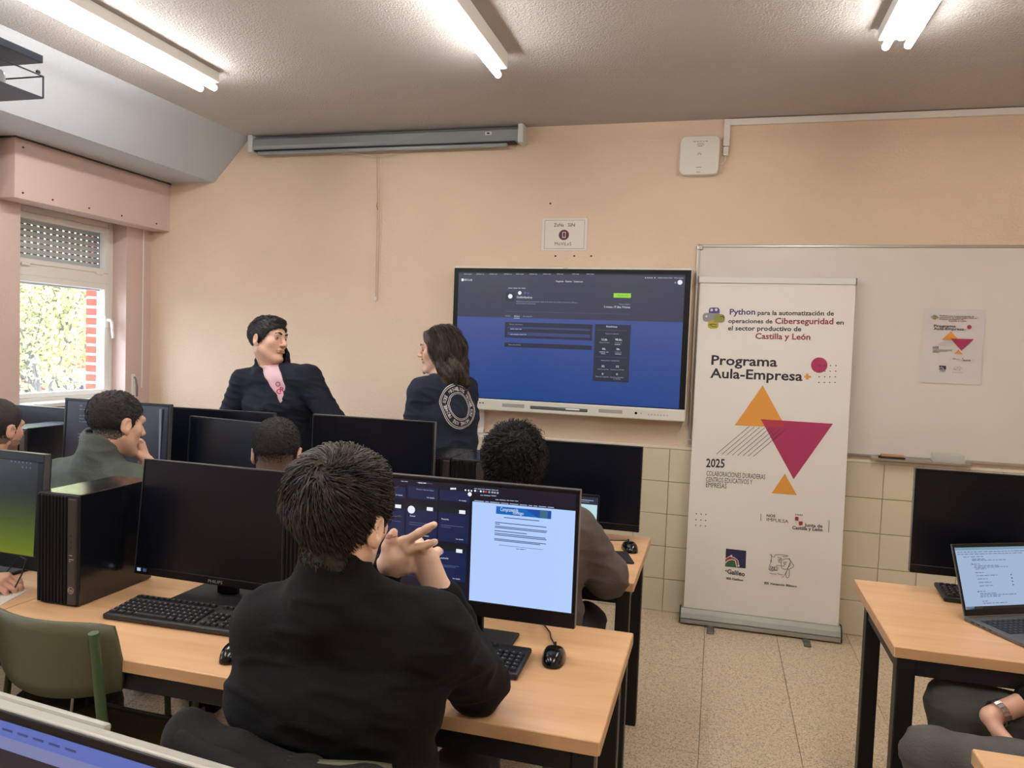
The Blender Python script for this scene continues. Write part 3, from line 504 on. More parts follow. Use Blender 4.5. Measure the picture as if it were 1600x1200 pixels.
DESK_SCREEN_PRINT=[('r', 0.3164, 0.0413, 0.6012, 0.3153, 'page'), ('r', 0.3134, 0.0413, 0.3164, 0.35, 'black'), ('r', 0.3842, 0.2877, 0.5369, 0.3085, 'banner1'), ('p', [(0.4628, 0.3086), (0.5361, 0.3093), (0.535, 0.2875), (0.5024, 0.2872)], 'banner2'), ('t', 'Comprometida', 0.3961, 0.2961, 0.4462, 0.297, 0.0106, 'w'), ('t', 'contigo', 0.4318, 0.2909, 0.4611, 0.2913, 0.0086, 'w'), ('p', [(0.5064, 0.3093), (0.5279, 0.3095), (0.5264, 0.2876), (0.5048, 0.2874)], 'banner3'), ('r', 0.4067, 0.2785, 0.5051, 0.2807, 'txt'), ('r', 0.3825, 0.2633, 0.5249, 0.2655, 'txt'), ('r', 0.3826, 0.2588, 0.396, 0.261, 'txt'), ('r', 0.3824, 0.253, 0.5277, 0.2551, 'txt'), ('r', 0.3825, 0.2492, 0.5255, 0.2514, 'txt'), ('r', 0.3819, 0.2403, 0.4727, 0.2425, 'txt'), ('r', 0.3821, 0.2336, 0.5238, 0.2358, 'txt'), ('r', 0.3823, 0.2294, 0.5263, 0.2316, 'txt'), ('r', 0.3817, 0.2183, 0.5254, 0.2205, 'txt'), ('r', 0.3818, 0.2147, 0.5101, 0.2168, 'txt'), ('r', 0.3957, 0.2029, 0.5178, 0.2039, 'txt'), ('t', '~17', 0.4453, 0.1969, 0.4711, 0.1983, 0.0029, 'txt'), ('c', 0.3229, 0.3449, 0.003, 'w'), ('c', 0.3304, 0.3449, 0.003, 'blue'), ('c', 0.339, 0.3449, 0.003, 'w'), ('c', 0.347, 0.3448, 0.003, 'w2'), ('c', 0.354, 0.3447, 0.003, 'red'), ('c', 0.363, 0.3448, 0.003, 'w2'), ('c', 0.3719, 0.3449, 0.003, 'w2'), ('c', 0.3789, 0.3447, 0.003, 'w2'), ('c', 0.3868, 0.3447, 0.003, 'w2'), ('t', '~35', 0.3202, 0.35, 0.3901, 0.3508, 0.0034, 'w2'), ('t', '~19', 0.3384, 0.3332, 0.3832, 0.3353, 0.0039, 'w2'), ('t', '~28', 0.3811, 0.325, 0.4451, 0.3265, 0.0034, 'w2'), ('t', '~65', 0.3214, 0.3167, 0.5467, 0.3178, 0.0039, 'w2'), ('r', 0.1268, 0.3077, 0.2159, 0.3418, 'card'), ('r', 0.221, 0.3103, 0.309, 0.34, 'card'), ('r', 0.0683, 0.304, 0.1201, 0.3383, 'card'), ('r', 0.1232, 0.1969, 0.2156, 0.2918, 'card'), ('r', 0.2201, 0.1968, 0.3081, 0.2933, 'card'), ('r', 0.0645, 0.1944, 0.12, 0.289, 'card'), ('r', 0.2109, 0.0887, 0.3044, 0.1841, 'card'), ('r', 0.1162, 0.0876, 0.2116, 0.1815, 'card'), ('r', 0.1232, 0.2769, 0.2128, 0.2918, 'cardg'), ('r', 0.2201, 0.2779, 0.3051, 0.2933, 'cardg'), ('r', 0.0645, 0.2739, 0.1174, 0.289, 'cardg'), ('r', 0.2109, 0.1712, 0.3014, 0.1841, 'cardg'), ('r', 0.1162, 0.168, 0.2088, 0.1815, 'cardg'), ('c', 0.1385, 0.2759, 0.011, 'w'), ('c', 0.228, 0.1681, 0.01, 'lilac'), ('c', 0.228, 0.1681, 0.005, 'violet'), ('r', 0.0895, 0.2766, 0.1075, 0.2866, 'w'), ('r', 0.1844, 0.2775, 0.2024, 0.2875, 'w'), ('r', 0.2792, 0.2781, 0.2972, 0.2881, 'w'), ('r', 0.2744, 0.1696, 0.2924, 0.1796, 'w'), ('t', 'Sonar', 0.1349, 0.2567, 0.1518, 0.2568, 0.0044, 'w'), ('t', 'Recuerdo', 0.2291, 0.2569, 0.2502, 0.2569, 0.0044, 'w'), ('t', 'Snowholds', 0.2236, 0.1474, 0.2525, 0.1486, 0.0044, 'w'), ('t', 'Ver detalle', 0.0885, 0.3121, 0.1108, 0.3121, 0.0035, 'w'), ('t', 'Ver detalle', 0.1835, 0.3126, 0.2054, 0.3126, 0.0035, 'w'), ('t', 'Ver detalle', 0.2774, 0.3132, 0.2988, 0.3132, 0.0034, 'w'), ('t', 'Ver detalle', 0.2726, 0.2053, 0.294, 0.2056, 0.0034, 'w'), ('t', 'Ver detalle', 0.2668, 0.0946, 0.2883, 0.0952, 0.0034, 'w'), ('t', 'Ver detalle', 0.1709, 0.2046, 0.1929, 0.2049, 0.0035, 'w'), ('r', 0.1328, 0.2397, 0.2036, 0.2411, 'w3'), ('r', 0.133, 0.2338, 0.196, 0.2352, 'w3'), ('r', 0.2286, 0.2413, 0.2936, 0.2427, 'w3'), ('r', 0.2287, 0.2364, 0.2556, 0.2378, 'w3'), ('r', 0.2231, 0.1302, 0.2848, 0.1316, 'w3'), ('r', 0.2232, 0.1263, 0.2748, 0.1277, 'w3'), ('r', 0.0769, 0.2383, 0.109, 0.2397, 'w3'), ('t', 'Programas  Reportes  Equipo', 0.1524, 0.3336, 0.2031, 0.3335, 0.0034, 'w2'), ('r', 0.1517, 0.3524, 0.1999, 0.3552, 'scr_tab2'), ('t', '~14', 0.1571, 0.3522, 0.1816, 0.3528, 0.0035, 'w'), ('t', '~10', 0.1053, 0.3523, 0.1275, 0.3527, 0.0035, 'w2'), ('c', 0.2543, 0.3448, 0.003, 'w'), ('c', 0.2594, 0.3453, 0.003, 'w'), ('c', 0.2655, 0.3458, 0.003, 'w'), ('c', 0.2956, 0.3445, 0.0025, 'w'), ('c', 0.3047, 0.3443, 0.0025, 'w'), ('c', 0.3128, 0.344, 0.0025, 'w'), ('c', 0.3081, 0.3344, 0.006, 'w'), ('c', 0.2887, 0.0268, 0.0045, 'w'), ('c', 0.2989, 0.0269, 0.0045, 'w'), ('c', 0.3091, 0.027, 0.0045, 'blue'), ('c', 0.3193, 0.0272, 0.0045, 'red'), ('c', 0.3305, 0.0274, 0.0045, 'w2'), ('c', 0.3406, 0.0275, 0.0045, 'w2'), ('c', 0.3497, 0.0275, 0.0045, 'w'), ('t', '~9', 0.5754, 0.0257, 0.5944, 0.0264, 0.0034, 'w2'), ('t', '~26', 0.5271, 0.0356, 0.5939, 0.0377, 0.0038, 'w2')]
# ------------------------------------------------------------------ room shell
FW = 4.655      # front wall plane (Y)
LW = -4.016     # left wall plane (X)
RW = 2.75       # right wall
BW = -2.6       # back wall
CZ = 2.95       # ceiling
def struct(name, mb, **k):
    return obj(name, mb, kind='structure', **k)

fl = struct('floor', MB().box((LW - .3, BW, -.2), (RW, FW + .1, -.008), 'grout'))
tx, ty = .392, .817
tile_me = MB().rbox((.001, .001, -.010), (tx - .001, ty - .001, 0), 'terrazzo', r=.0012, seg=1).mesh('floor_tile')
x = -4.312
while x < RW:
    y = 3.838 - 8 * ty
    while y < FW:
        if x + tx > LW:
            obj('floor_tile', tile_me, fl, loc=(x, y, 0))
        y += ty
    x += tx

wf = struct('wall_front', MB().box((LW - .4, FW, -.02), (RW + .2, FW + .2, CZ + .2), 'plaster_peach'))
tp = .1975
dado = MB().box((LW, FW - .006, 0), (RW, FW, .995), 'grout')
obj('dado_bed', dado, wf)
tile2 = MB().rbox((.0012, -.012, .0012), (tp - .0012, 0, .199 - .0012), 'tile_cream', r=.003, seg=2).mesh('wall_tile')
x = -.256 - tp * 19
while x < RW - .1:
    for k in range(5):
        o_ = obj('wall_tile', tile2, wf, loc=(x, FW - .003 + random.uniform(-.0008, .0008), k * .199))
    x += tp
obj('dado_cap', MB().rbox((LW, FW - .018, .995), (RW, FW, 1.012), 'cap_white', r=.004), wf)

struct('wall_right', MB().box((RW, BW - .2, -.02), (RW + .2, FW + .2, CZ + .2), 'plaster_peach'))
struct('wall_back', MB().box((LW - .4, BW - .2, -.02), (RW + .2, BW, CZ + .2), 'plaster_peach'))
struct('ceiling', MB().box((LW - .4, BW - .2, CZ), (RW + .2, FW + .2, CZ + .2), 'ceiling_paint'))
# dropped beam with a sloped side along the window wall
bmz = 2.653
struct('trim_1', MB().prism([(-3.205, BW, CZ + .01), (-3.492, BW, bmz), (LW - .05, BW, bmz), (LW - .05, BW, CZ + .01)], (0, FW - BW + .01, 0), 'beam_paint'))

# left wall with three window openings
WIN = [(3.585, 4.42), (1.95, 3.15), (0.1, 1.3)]
SZ0, SZ1 = 1.113, 2.33
wl = MB()
wl.box((LW - .33, BW - .2, -.02), (LW, FW + .1, SZ0), 'plaster_pink')
wl.box((LW - .33, BW - .2, SZ1), (LW, FW + .1, CZ + .2), 'plaster_pink')
ys = [BW - .2] + [q for a in sorted(WIN) for q in a] + [FW + .1]
for a, b in zip(ys[::2], ys[1::2]):
    if b > 4.5:
        wl.box((LW - .21, a, SZ0), (LW, b, SZ1), 'plaster_pink')
        wl.box((LW - .33, a + .05, SZ0), (LW - .21, b, SZ1), 'mortar')
    else:
        wl.box((LW - .33, a, SZ0), (LW, b, SZ1), 'plaster_pink')
wlo = struct('wall_left', wl)
# brick jamb outside the visible window
bk = MB().rbox((-.112, 0, 0), (0, .215, .047), 'brick', r=.003, seg=1).mesh('brick')
obj('mortar_bed', MB().box((-4.333, 4.404, 1.0), (-4.23, 4.47, 2.3), 'mortar'), wlo)
z = 1.02
while z < 2.25:
    obj('brick', bk, wlo, loc=(-4.226 + random.uniform(-.002, .002), 4.396, z))
    z += .0668

def window(idx, y0, y1, detail):
    X = -4.14
    f = MB()
    t = .045
    for a, b in (((X - .05, y0, SZ0), (X + .01, y0 + t, SZ1)), ((X - .05, y1 - t, SZ0), (X + .01, y1, SZ1)),
                 ((X - .05, y0 + t, SZ0), (X + .01, y1 - t, SZ0 + .03)), ((X - .05, y0 + t, SZ1 - .04), (X + .01, y1 - t, SZ1)),
                 ((X - .05, y0 + t, 1.905), (X + .01, y1 - t, 1.975))):
        f.rbox(a, b, 'white_pvc', r=.004)
    fo = struct('window_%d' % idx, f)
    for z0, z1 in ((SZ0 + .03, 1.905), (1.975, SZ1 - .04)):
        s = MB()
        q = .04
        X2 = X + .018
        ya, yb = y0 + t - .005, y1 - t + .005
        for a, b in (((X - .03, ya, z0), (X2, ya + q, z1)), ((X - .03, yb - q, z0), (X2, yb, z1)),
                     ((X - .03, ya + q, z0), (X2, yb - q, z0 + q * .8)), ((X - .03, ya + q, z1 - q), (X2, yb - q, z1))):
            s.rbox(a, b, 'white_pvc', r=.006)
        so = obj('sash', s, fo)
        obj('pane', MB().box((X - .012, ya + q, z0 + q * .8), (X - .006, yb - q, z1 - q), 'glass'), so)
    # sill and reveal lining
    obj('window_sill', MB().rbox((X + .01, y0 - .01, SZ0 - .02), (LW + .035, y1 + .01, SZ0 + .006), 'white_pvc', r=.004), fo)
    if detail:
        h = MB()
        h.rbox((X + .018, y1 - .085, 1.60), (X + .03, y1 - .055, 1.68), 'white_pvc', r=.004)
        h.tube([(X + .03, y1 - .07, 1.655), (X + .062, y1 - .07, 1.655), (X + .07, y1 - .068, 1.64), (X + .072, y1 - .06, 1.53)], [.011, .011, .012, .009], 'white_pvc', 8)
        obj('window_handle', h, fo)
        for yy, zz in ((y0 + .10, 1.975), (y1 - .16, 1.975), (y0 + .34, SZ1 - .045)):
            obj('hinge', MB().rbox((X + .01, yy, zz - .012), (X + .026, yy + .06, zz + .008), 'white_pvc', r=.003), fo)
    # roller shutter, partly lowered, outside the glass
    sh = thing('roller_shutter', ['grey slatted roller shutter half lowered behind the window beside the standing man',
                                  'grey roller shutter of the middle window along the left wall',
                                  'grey roller shutter of the rearmost window along the left wall'][idx - 1], 'shutter')
    sx = X - .085
    z = 2.305
    sl = MB().rbox((sx, y0 + .02, 0), (sx + .012, y1 - .02, .0285), 'shutter_grey', r=.004).mesh('slat')
    br = MB()
    while z > 1.90:
        obj('slat', sl, sh, loc=(0, 0, z))
        yy = y0 + .03
        while yy < y1 - .03:
            br.box((sx + .004, yy, z - .009), (sx + .008, yy + .030, z + .001), 'shutter_dark')
            yy += .048
        z -= .0365
    obj('slat_links', br, sh, kind='stuff')
    obj('bottom_bar', MB().rbox((sx - .004, y0 + .02, z - .012), (sx + .016, y1 - .02, z + .028), 'shutter_grey', r=.005), sh)
    # side guides
    for yy in (y0, y1 - .03):
        obj('guide_rail', MB().box((sx - .012, yy, SZ0), (sx + .03, yy + .025, SZ1), 'white_pvc'), sh)
for i, (a, b) in enumerate(WIN):
    window(i + 1, a, b, i == 0)

# shutter box above the window
sb = thing('shutter_box', 'pink painted boxed casing of the roller shutter above the window', 'shutter box')
obj('casing', MB().rbox((LW + .001, 3.41, 2.31), (-3.86, FW - .001, bmz - .006), 'plaster_pink', r=.003), sb)
obj('casing_lip', MB().box((LW + .001, 3.405, bmz - .01), (-3.852, FW - .001, bmz - .0005), 'shutter_dark'), sb)
for yy, zz in ((3.46, 2.60), (3.46, 2.345), (3.66, 2.345), (3.93, 2.345), (4.2, 2.345), (4.52, 2.345)):
    obj('screw', MB().lathe([(.0001, .003), (.006, .003), (.006, 0)], (-3.86, yy, zz), 'dark_hole', 8, 'x'), sb)
sbb = thing('shutter_box', 'pink shutter casing over the middle window, at the left edge', 'shutter box')
obj('casing', MB().rbox((LW + .001, 1.7, 2.31), (-3.93, 3.35, bmz - .006), 'plaster_pink', r=.003), sbb)
# strap of the shutter
st = thing('shutter_strap', 'pale shutter strap hanging beside the window down to its winder', 'strap')
obj('strap', MB().box((LW + .004, 4.565, 1.18), (LW + .006, 4.578, 2.31), 'white_pvc'), st)
obj('winder', MB().rbox((LW + .0005, 4.47, 1.08), (LW + .016, 4.50, 1.28), 'white_pvc', r=.004), st)
obj('strap_loop', MB().tube([(LW + .02, 4.484, 1.262), (LW + .03, 4.487, 1.245), (LW + .034, 4.496, 1.19), (LW + .03, 4.5, 1.12)], .006, 'alu_dark', 6), st)

# ------------------------------------------------------------------ outside the window
struct('ground', MB().box((-140, -60, -3.0), (LW - .4, 140, -2.8), 'pavement'))
struct('street', MB().box((-52, -60, -2.8), (-24, 140, -2.78), 'asphalt'))
fb = thing('building', 'far red brick building across the street behind the tree', 'building')
obj('wall', MB().box((-84, 10, -2.8), (-70, 120, 8.0), 'far_wall'), fb)
obj('roof', MB().prism([(-84.6, 9.5, 8.0), (-69.4, 9.5, 8.0), (-77, 9.5, 11)], (0, 111, 0), 'brick'), fb)
pn = MB().box((0, 0, 0), (.12, 1.4, 1.6), 'far_window').mesh('window')
for i in range(12):
    for k in range(2):
        obj('window', pn, fb, loc=(-69.95, 40 + i * 5, -.6 + k * 3.4))

def tree(loc, h, seed, label):
    rr = random.Random(seed)
    t = thing('tree', label, 'tree', loc, group='trees outside the window')
    tr = MB()
    tips = []
    def grow(p, d, L, r, lev):
        q = p + d * L
        mid = p + d * L * .5 + Vector((rr.uniform(-.05, .05), rr.uniform(-.05, .05), 0)) * L
        tr.tube([p, mid, q], [r, r * .85, r * .7], 'bark', 5, cap=False)
        if lev >= 2:
            tips.append((mid, L))
        if lev == 4:
            tips.append((q, L))
            return
        for k in range(3):
            nd = (d + Vector((rr.uniform(-1, 1), rr.uniform(-1, 1), rr.uniform(-.15, .7))) * .75).normalized()
            grow(q, nd, L * rr.uniform(.66, .85), r * .62, lev + 1)
    for k in range(4):
        d = Vector((rr.uniform(-.45, .45), rr.uniform(-.45, .45), 1)).normalized()
        grow(Vector((rr.uniform(-.2, .2), rr.uniform(-.2, .2), 0)), d, h * .25, h * .008, 0)
    obj('trunk', tr, t)
    lf = MB()
    vs, fs = [], []
    for p, L in tips:
        for k in range(90):
            c = p + Vector((rr.gauss(0, 1), rr.gauss(0, 1), rr.gauss(0, 1))) * L * .75
            if c.z < h * .37 + rr.uniform(-.4, .3):
                continue
            a = Vector((rr.gauss(0, 1), rr.gauss(0, 1), rr.gauss(0, 1))).normalized()
            b = a.orthogonal().normalized()
            s_ = rr.uniform(.022, .05)
            n = len(vs)
            vs += [c - a * s_, c + b * s_ * .5, c + a * s_, c - b * s_ * .5]
            fs.append((n, n + 1, n + 2, n + 3))
    lf.add(vs, fs, 'leaf')
    obj('foliage', lf, t, kind='stuff')
tree((-10.9, 10.3, -2.8), 8.2, 3, 'pale yellow-green leafy tree close outside the window')
tree((-15.2, 15.8, -2.8), 9.4, 5, 'taller budding tree standing behind the nearest tree outside')
tree((-17.6, 13.0, -2.8), 9.0, 9, 'budding tree at the left edge of the window view')

def car(loc, rz, body, label):
    t = thing('car', label, 'car', loc, rz, group='cars parked across the street')
    prof = [(-2.1, .35), (-2.15, .75), (-1.9, .92), (-1.45, .98), (-.85, 1.42), (.6, 1.45), (1.2, 1.0), (2.0, .86), (2.15, .6), (2.1, .35)]
    obj('body', MB().prism([(x, -.85, z) for x, z in prof], (0, 1.7, 0), body), t)
    gl = MB()
    for y in (-.856, .852):
        gl.prism([(-1.25, y, 1.0), (-.78, y, 1.36), (.52, y, 1.38), (1.0, y, 1.0)], (0, .004, 0), 'car_glass')
    obj('side_glass', gl, t)
    for x in (-1.35, 1.35):
        for y in (-.87, .67):
            obj('wheel', MB().lathe([(.001, 0), (.2, 0), (.33, .02), (.33, .18), (.2, .2), (.001, .2)], (x, y, .33), 'rubber', 16, 'y'), t)
car((-43.2, 37.6, -2.78), R(45), 'car_red', 'red car parked at the left of the window view')
car((-37.6, 41.0, -2.78), R(20), 'car_white', 'white car parked beyond the tree')
car((-34.2, 35.4, -2.78), R(-30), 'car_blue', 'blue car parked farther along the street')

# ------------------------------------------------------------------ ceiling lamps
def lamp(x, y1, twin, label):
    L = 1.5
    t = thing('fluorescent_lamp', label, 'ceiling lamp', (x, y1 - L, CZ), group='ceiling lamps')
    w_ = .075 if twin else .035
    hz = -.055 if twin else -.075
    obj('housing', MB().rbox((-w_, .015, hz), (w_, L - .015, -.0005), 'lamp_white', r=.006), t)
    for sx_ in ((-.042, .042) if twin else (-.012,)):
        zt = hz - .022
        g = MB().tube([(sx_, .03, zt), (sx_, L - .012, zt)], .0155, 'tube_glow', 12, cap=True)
        obj('tube', g, t)
        for yy in (.012, L - .028):
            obj('lamp_holder', MB().rbox((sx_ - .012, yy - .008, zt - .012), (sx_ + .012, yy + .010, hz + .004), 'lamp_white', r=.003), t)
    if twin:
        obj('starter', MB().lathe([(.001, -.03), (.012, -.028), (.013, 0)], (0, L - .09, hz), 'white_pvc', 10), t)
LY = 3.49
lamp(-2.66, LY, True, 'twin tube fluorescent ceiling lamp near the sloped beam, by the projector')
lamp(-1.055, LY, False, 'single tube fluorescent ceiling lamp in front of the projection screen')
lamp(.645, LY, True, 'twin tube fluorescent ceiling lamp above the whiteboard side')
lamp(-2.66, .9, True, 'twin tube ceiling lamp behind the viewer on the window side')
lamp(-1.055, .9, True, 'twin tube ceiling lamp behind the viewer in the middle row')
lamp(.645, .9, True, 'twin tube ceiling lamp behind the viewer on the right')

# projector in a ceiling cage, top left
pj = thing('projector_mount', 'dark open metal security cage hanging from the ceiling at upper left', 'projector cage', (-2.58, 2.40, 0))
obj('top_plate', MB().rbox((-.50, -.46, 2.605), (0, 0, 2.635), 'cage_dark', r=.003), pj)
bt = MB().box((-.50, -.46, 2.470), (-.0, -.0, 2.476), 'cage_dark')
obj('bottom_tray', bt, pj)
rim = MB()
for a, b in (((-.5, -.46), (0, -.46)), ((0, -.46), (0, 0)), ((0, 0), (-.5, 0)), ((-.5, 0), (-.5, -.46))):
    rim.tube([(*a, 2.556), (*b, 2.556)], .003, 'cage_dark', 6)
obj('rim_wire', rim, pj)
for a in ((0, 0), (-.5, 0), (0, -.46), (-.5, -.46)):
    obj('rod', MB().tube([(*a, 2.472), (*a, 2.606 if a[1] < -.1 else 2.556)], .0035, 'cage_dark', 6), pj)
obj('lock_knob', MB().ico((-.02, -.005, 2.572), .010, 'cage_dark', 1), pj)
obj('ceiling_pole', MB().tube([(-.25, -.23, 2.63), (-.25, -.23, 2.95)], .025, 'cage_dark', 12), pj)
pr = thing('projector', 'grey projector sitting inside the ceiling cage', 'projector', (-2.83, 2.17, 2.476))
obj('case', MB().rbox((-.19, -.15, 0.001), (.17, .15, .078), 'projector_grey', r=.02, seg=3), pr)
obj('lens', MB().lathe([(.02, .03), (.035, .03), (.04, 0)], (.05, .15, .04), 'black_gloss', 16, 'y'), pr)

# ------------------------------------------------------------------ on the front wall
ps = thing('projection_screen', 'rolled up projection screen in a long grey metal case under the ceiling', 'projection screen')
y1 = FW - .001
prof = [(y1, 2.945), (y1 - .05, 2.94), (y1 - .085, 2.915), (y1 - .09, 2.87), (y1 - .075, 2.845), (y1, 2.845)]
obj('case', MB().prism([(-3.13, a, b) for a, b in prof], (1.87, 0, 0), 'screen_case'), ps)
for xx in (-3.165, -1.26):
    obj('end_cap', MB().rbox((xx, y1 - .096, 2.832), (xx + .036, y1, 2.949), 'screen_case_light', r=.008), ps)
obj('slat_bar', MB().rbox((-3.1, y1 - .078, 2.815), (-1.33, y1 - .05, 2.838), 'screen_case', r=.006), ps)
obj('case_gap', MB().box((-3.12, y1 - .083, 2.838), (-1.28, y1 - .02, 2.846), 'black_soft'), ps)
lb = MB().box((-1.47, y1 - .0925, 2.885), (-1.43, y1 - .0895, 2.905), 'white_pvc')
lb.box((-1.459, y1 - .0935, 2.890), (-1.441, y1 - .0925, 2.900), 'print_ink')
obj('maker_label', lb, ps)
cd = MB()
cx = -2.222
cd.tube([(-2.45, y1 - .064, 2.815), (cx, y1 - .05, 2.79), (-2.0, y1 - .064, 2.815)], .0025, 'cord', 5)
cd.tube([(cx, y1 - .05, 2.79), (cx, y1 - .02, 2.5), (cx + .002, y1 - .012, 1.86)], .0022, 'cord', 5)
cd.tube([(cx + .014, y1 - .05, 2.79), (cx + .014, y1 - .02, 2.5), (cx + .018, y1 - .012, 1.85)], .0018, 'cord', 5)
obj('pull_cord', cd, ps)
obj('cord_knob', MB().lathe([(.001, .03), (.006, .028), (.010, 0), (.001, -.002)], (cx + .002, y1 - .012, 1.845), 'white_pvc', 10), ps)
obj('cord_hook', MB().tube([(cx - .008, y1 - .001, 2.50), (cx - .006, y1 - .02, 2.47), (cx + .004, y1 - .024, 2.445), (cx + .010, y1 - .02, 2.47)], .003, 'steel', 6), ps)

# wifi access point
ap = thing('access_point', 'square white wireless access point with rounded corners on the upper wall', 'access point', (-.166, FW, 2.735))
rp_ = [(sx_ * .113 + -sx_ * .032 + .032 * math.cos(R(a0 + k * 15)), 0, sz_ * .113 - sz_ * .032 + .032 * math.sin(R(a0 + k * 15))) for sx_, sz_, a0 in ((1, 1, 0), (-1, 1, 90), (-1, -1, 180), (1, -1, 270)) for k in range(7)]
acase = MB()
acase.prism([(p[0], -.004, p[2]) for p in rp_], (0, -.036, 0), 'white_plastic')
acase.add([(p[0], -.040, p[2]) for p in rp_] + [(p[0] * .965, -.046, p[2] * .965) for p in rp_], [(k, (k + 1) % 28, 28 + (k + 1) % 28, 28 + k) for k in range(28)] + [tuple(range(28, 56))], 'white_plastic')
obj('case', acase, ap)
obj('back_plate', MB().rbox((-.08, -.008, -.12), (.06, 0, -.02), 'white_plastic', r=.003), ap)
pt = MB()
def bars(mb, x0, z, widths, hgt, m, y, gap=.006):
    x = x0
    for wd in widths:
        mb.box((x, y - .0006, z), (x + wd, y, z + hgt), m)
        x += wd + gap
bars(pt, -.04, .077, [.016, .01, .012, .008, .014], .004, 'print_grey', -.0462)
bars(pt, -.015, .066, [.035], .003, 'print_grey', -.0462)
bars(pt, -.018, .058, [.042], .003, 'print_grey', -.0462)
bars(pt, -.012, .05, [.026], .003, 'print_grey', -.0462)
bars(pt, .035, .1035, [.045], .004, 'print_grey', -.0445)
bars(pt, -.018, -.072, [.03], .003, 'print_grey', -.0462)
bars(pt, -.014, -.1, [.022], .004, 'print_grey', -.0455)
for k in range(7):
    a = math.pi * (k / 6)
    pt.add([Vector((-.001 + math.cos(a + s_) * r_, -.0468, .002 + math.sin(a + s_) * r_)) for s_, r_ in ((-.17, .012), (.17, .012), (.05, .003))], [(0, 1, 2)], 'print_grey')
obj('markings', pt, ap)
tk = thing('cable_trunking', 'white cable trunking running under the ceiling and down to the access point', 'trunking')
obj('trunk_run', MB().rbox((-.035, FW - .021, 2.908), (RW - .01, FW - .001, 2.944), 'white_pvc', r=.002), tk)
obj('trunk_drop', MB().rbox((-.035, FW - .022, 2.79), (0, FW - .001, 2.945), 'white_pvc', r=.002), tk)
obj('cable_joint', MB().rbox((-.033, FW - .024, 2.735), (-.004, FW - .001, 2.786), 'white_plastic', r=.003), tk)
obj('cable', MB().tube([(-.018, FW - .012, 2.74), (-.018, FW - .014, 2.71), (-.035, FW - .014, 2.69), (-.065, FW - .012, 2.683)], .004, 'white_plastic', 6), tk)

# phone-free sign
sg = thing('wall_sign', 'laminated no mobile phones notice taped to the wall above the big display', 'sign', (-.961, FW, 2.283))
obj('laminate', MB().rbox((-.143, -.004, -.1), (.143, -.001, .1), 'laminate', r=.001, seg=1), sg)
sp_ = MB()
for a, b in (((-.126, -.088), (.126, -.0865)), ((-.126, .0865), (.126, .088)), ((-.126, -.088), (-.1245, .088)), ((.1245, -.088), (.126, .088))):
    sp_.box((a[0], -.0046, a[1]), (b[0], -.004, b[1]), 'print_ink')
put_text(sp_, 'ZoNa', (-.068, .048), (-.005, .048), .021, 'print_ink', (1, 0, 0), (0, 0, 1), (0, -.0045, 0), .008)
put_text(sp_, 'SiN', (.021, .048), (.064, .048), .021, 'print_ink', (1, 0, 0), (0, 0, 1), (0, -.0045, 0), .008)
put_text(sp_, 'MóViLeS', (-.058, -.068), (.047, -.068), .021, 'print_ink', (1, 0, 0), (0, 0, 1), (0, -.0045, 0), .008)
sp_.disc((-.002, -.0045, -.003), .032, 'icon_plum', n=28)
for a, b in (((-.012, -.021), (.008, -.018)), ((-.012, .012), (.008, .015)), ((-.012, -.021), (-.009, .015)), ((.006, -.021), (.009, .015)), ((-.004, -.016), (.001, -.013))):
    sp_.box((a[0], -.0052, a[1]), (b[0], -.0046, b[1]), 'print_pale')
obj('notice_print', sp_, sg)
for dx, dz in ((.138, .112), (.14, .098)):
    obj('putty', MB().ico((dx, -.003, dz), .006, 'white_pvc', 1), sg)
for k, (hx, hz) in enumerate(((-1.058, 2.475), (-1.012, 2.15), (-.894, 2.151), (-.787, 2.151))):
    obj('screw_hole', MB().lathe([(.0001, -.0015), (.006, -.0012), (.006, 0)], (hx, FW, hz), 'dark_hole', 8, 'y'), wf)
# big interactive display
TX, TYF, TZ = -1.683, 4.543, 1.165
gradient_screen('tv_picture', (34, 70, 138), (60, 62, 84), .083, .865, .85, [(.25, (44, 74, 142)), (.55, (62, 82, 146)), (.646, (66, 84, 148)), (.650, (60, 62, 84))])
M['tv_picture'].node_tree.nodes['Principled BSDF'].inputs['Roughness'].default_value = .3
tv = thing('interactive_display', 'large wall mounted interactive display with white frame showing a dark blue web page', 'display', (TX, TYF, TZ))
obj('housing', MB().rbox((.041, .004, .008), (1.512, .095, .906), 'white_plastic', r=.012, seg=3), tv)
obj('glass_border', MB().rbox((.047, -.001, .078), (1.506, .01, .894), 'bezel', r=.002, seg=1), tv)
tvs = obj('screen', MB().box((.078, -.0016, .084), (1.472, .004, .865), 'tv_picture'), tv)
pr_ = MB()
put_print(pr_, TV_PRINT, 'scr_', (0, -.0018, 0))
obj('web_page', pr_, tvs)
tvb = obj('bottom_bar', MB().rbox((.041, -.012, .008), (1.512, .02, .079), 'white_plastic', r=.008, seg=3), tv)
obj('pen_tray', MB().rbox((.575, -.0135, .030), (.935, -.004, .054), 'alu_dark', r=.01, seg=2), tvb)
for a in (.395, 1.0):
    obj('speaker_slot', MB().rbox((a, -.0130, .034), (a + .145, -.006, .058), 'silver_plastic', r=.011, seg=2), tvb)
kb = MB()
for k in range(3):
    kb.box((.225 + k * .02, -.0126, .048), (.237 + k * .02, -.011, .054), 'black_soft')
kb.disc((1.225, -.0127, .044), .008, 'black_gloss')
kb.disc((1.255, -.0127, .044), .003, 'alu_dark')
for k in range(7):
    kb.disc((1.30 + k * .018, -.0127, .040), .0045, 'alu_dark', hole=.003, n=10)
obj('front_ports', kb, tvb)
lg = MB()
put_text(lg, 'SMART', (.745, .8955), (.775, .8955), .006, 'print_ink', (1, 0, 0), (0, 0, 1), (0, .0035, 0))
obj('maker_mark', lg, tv)
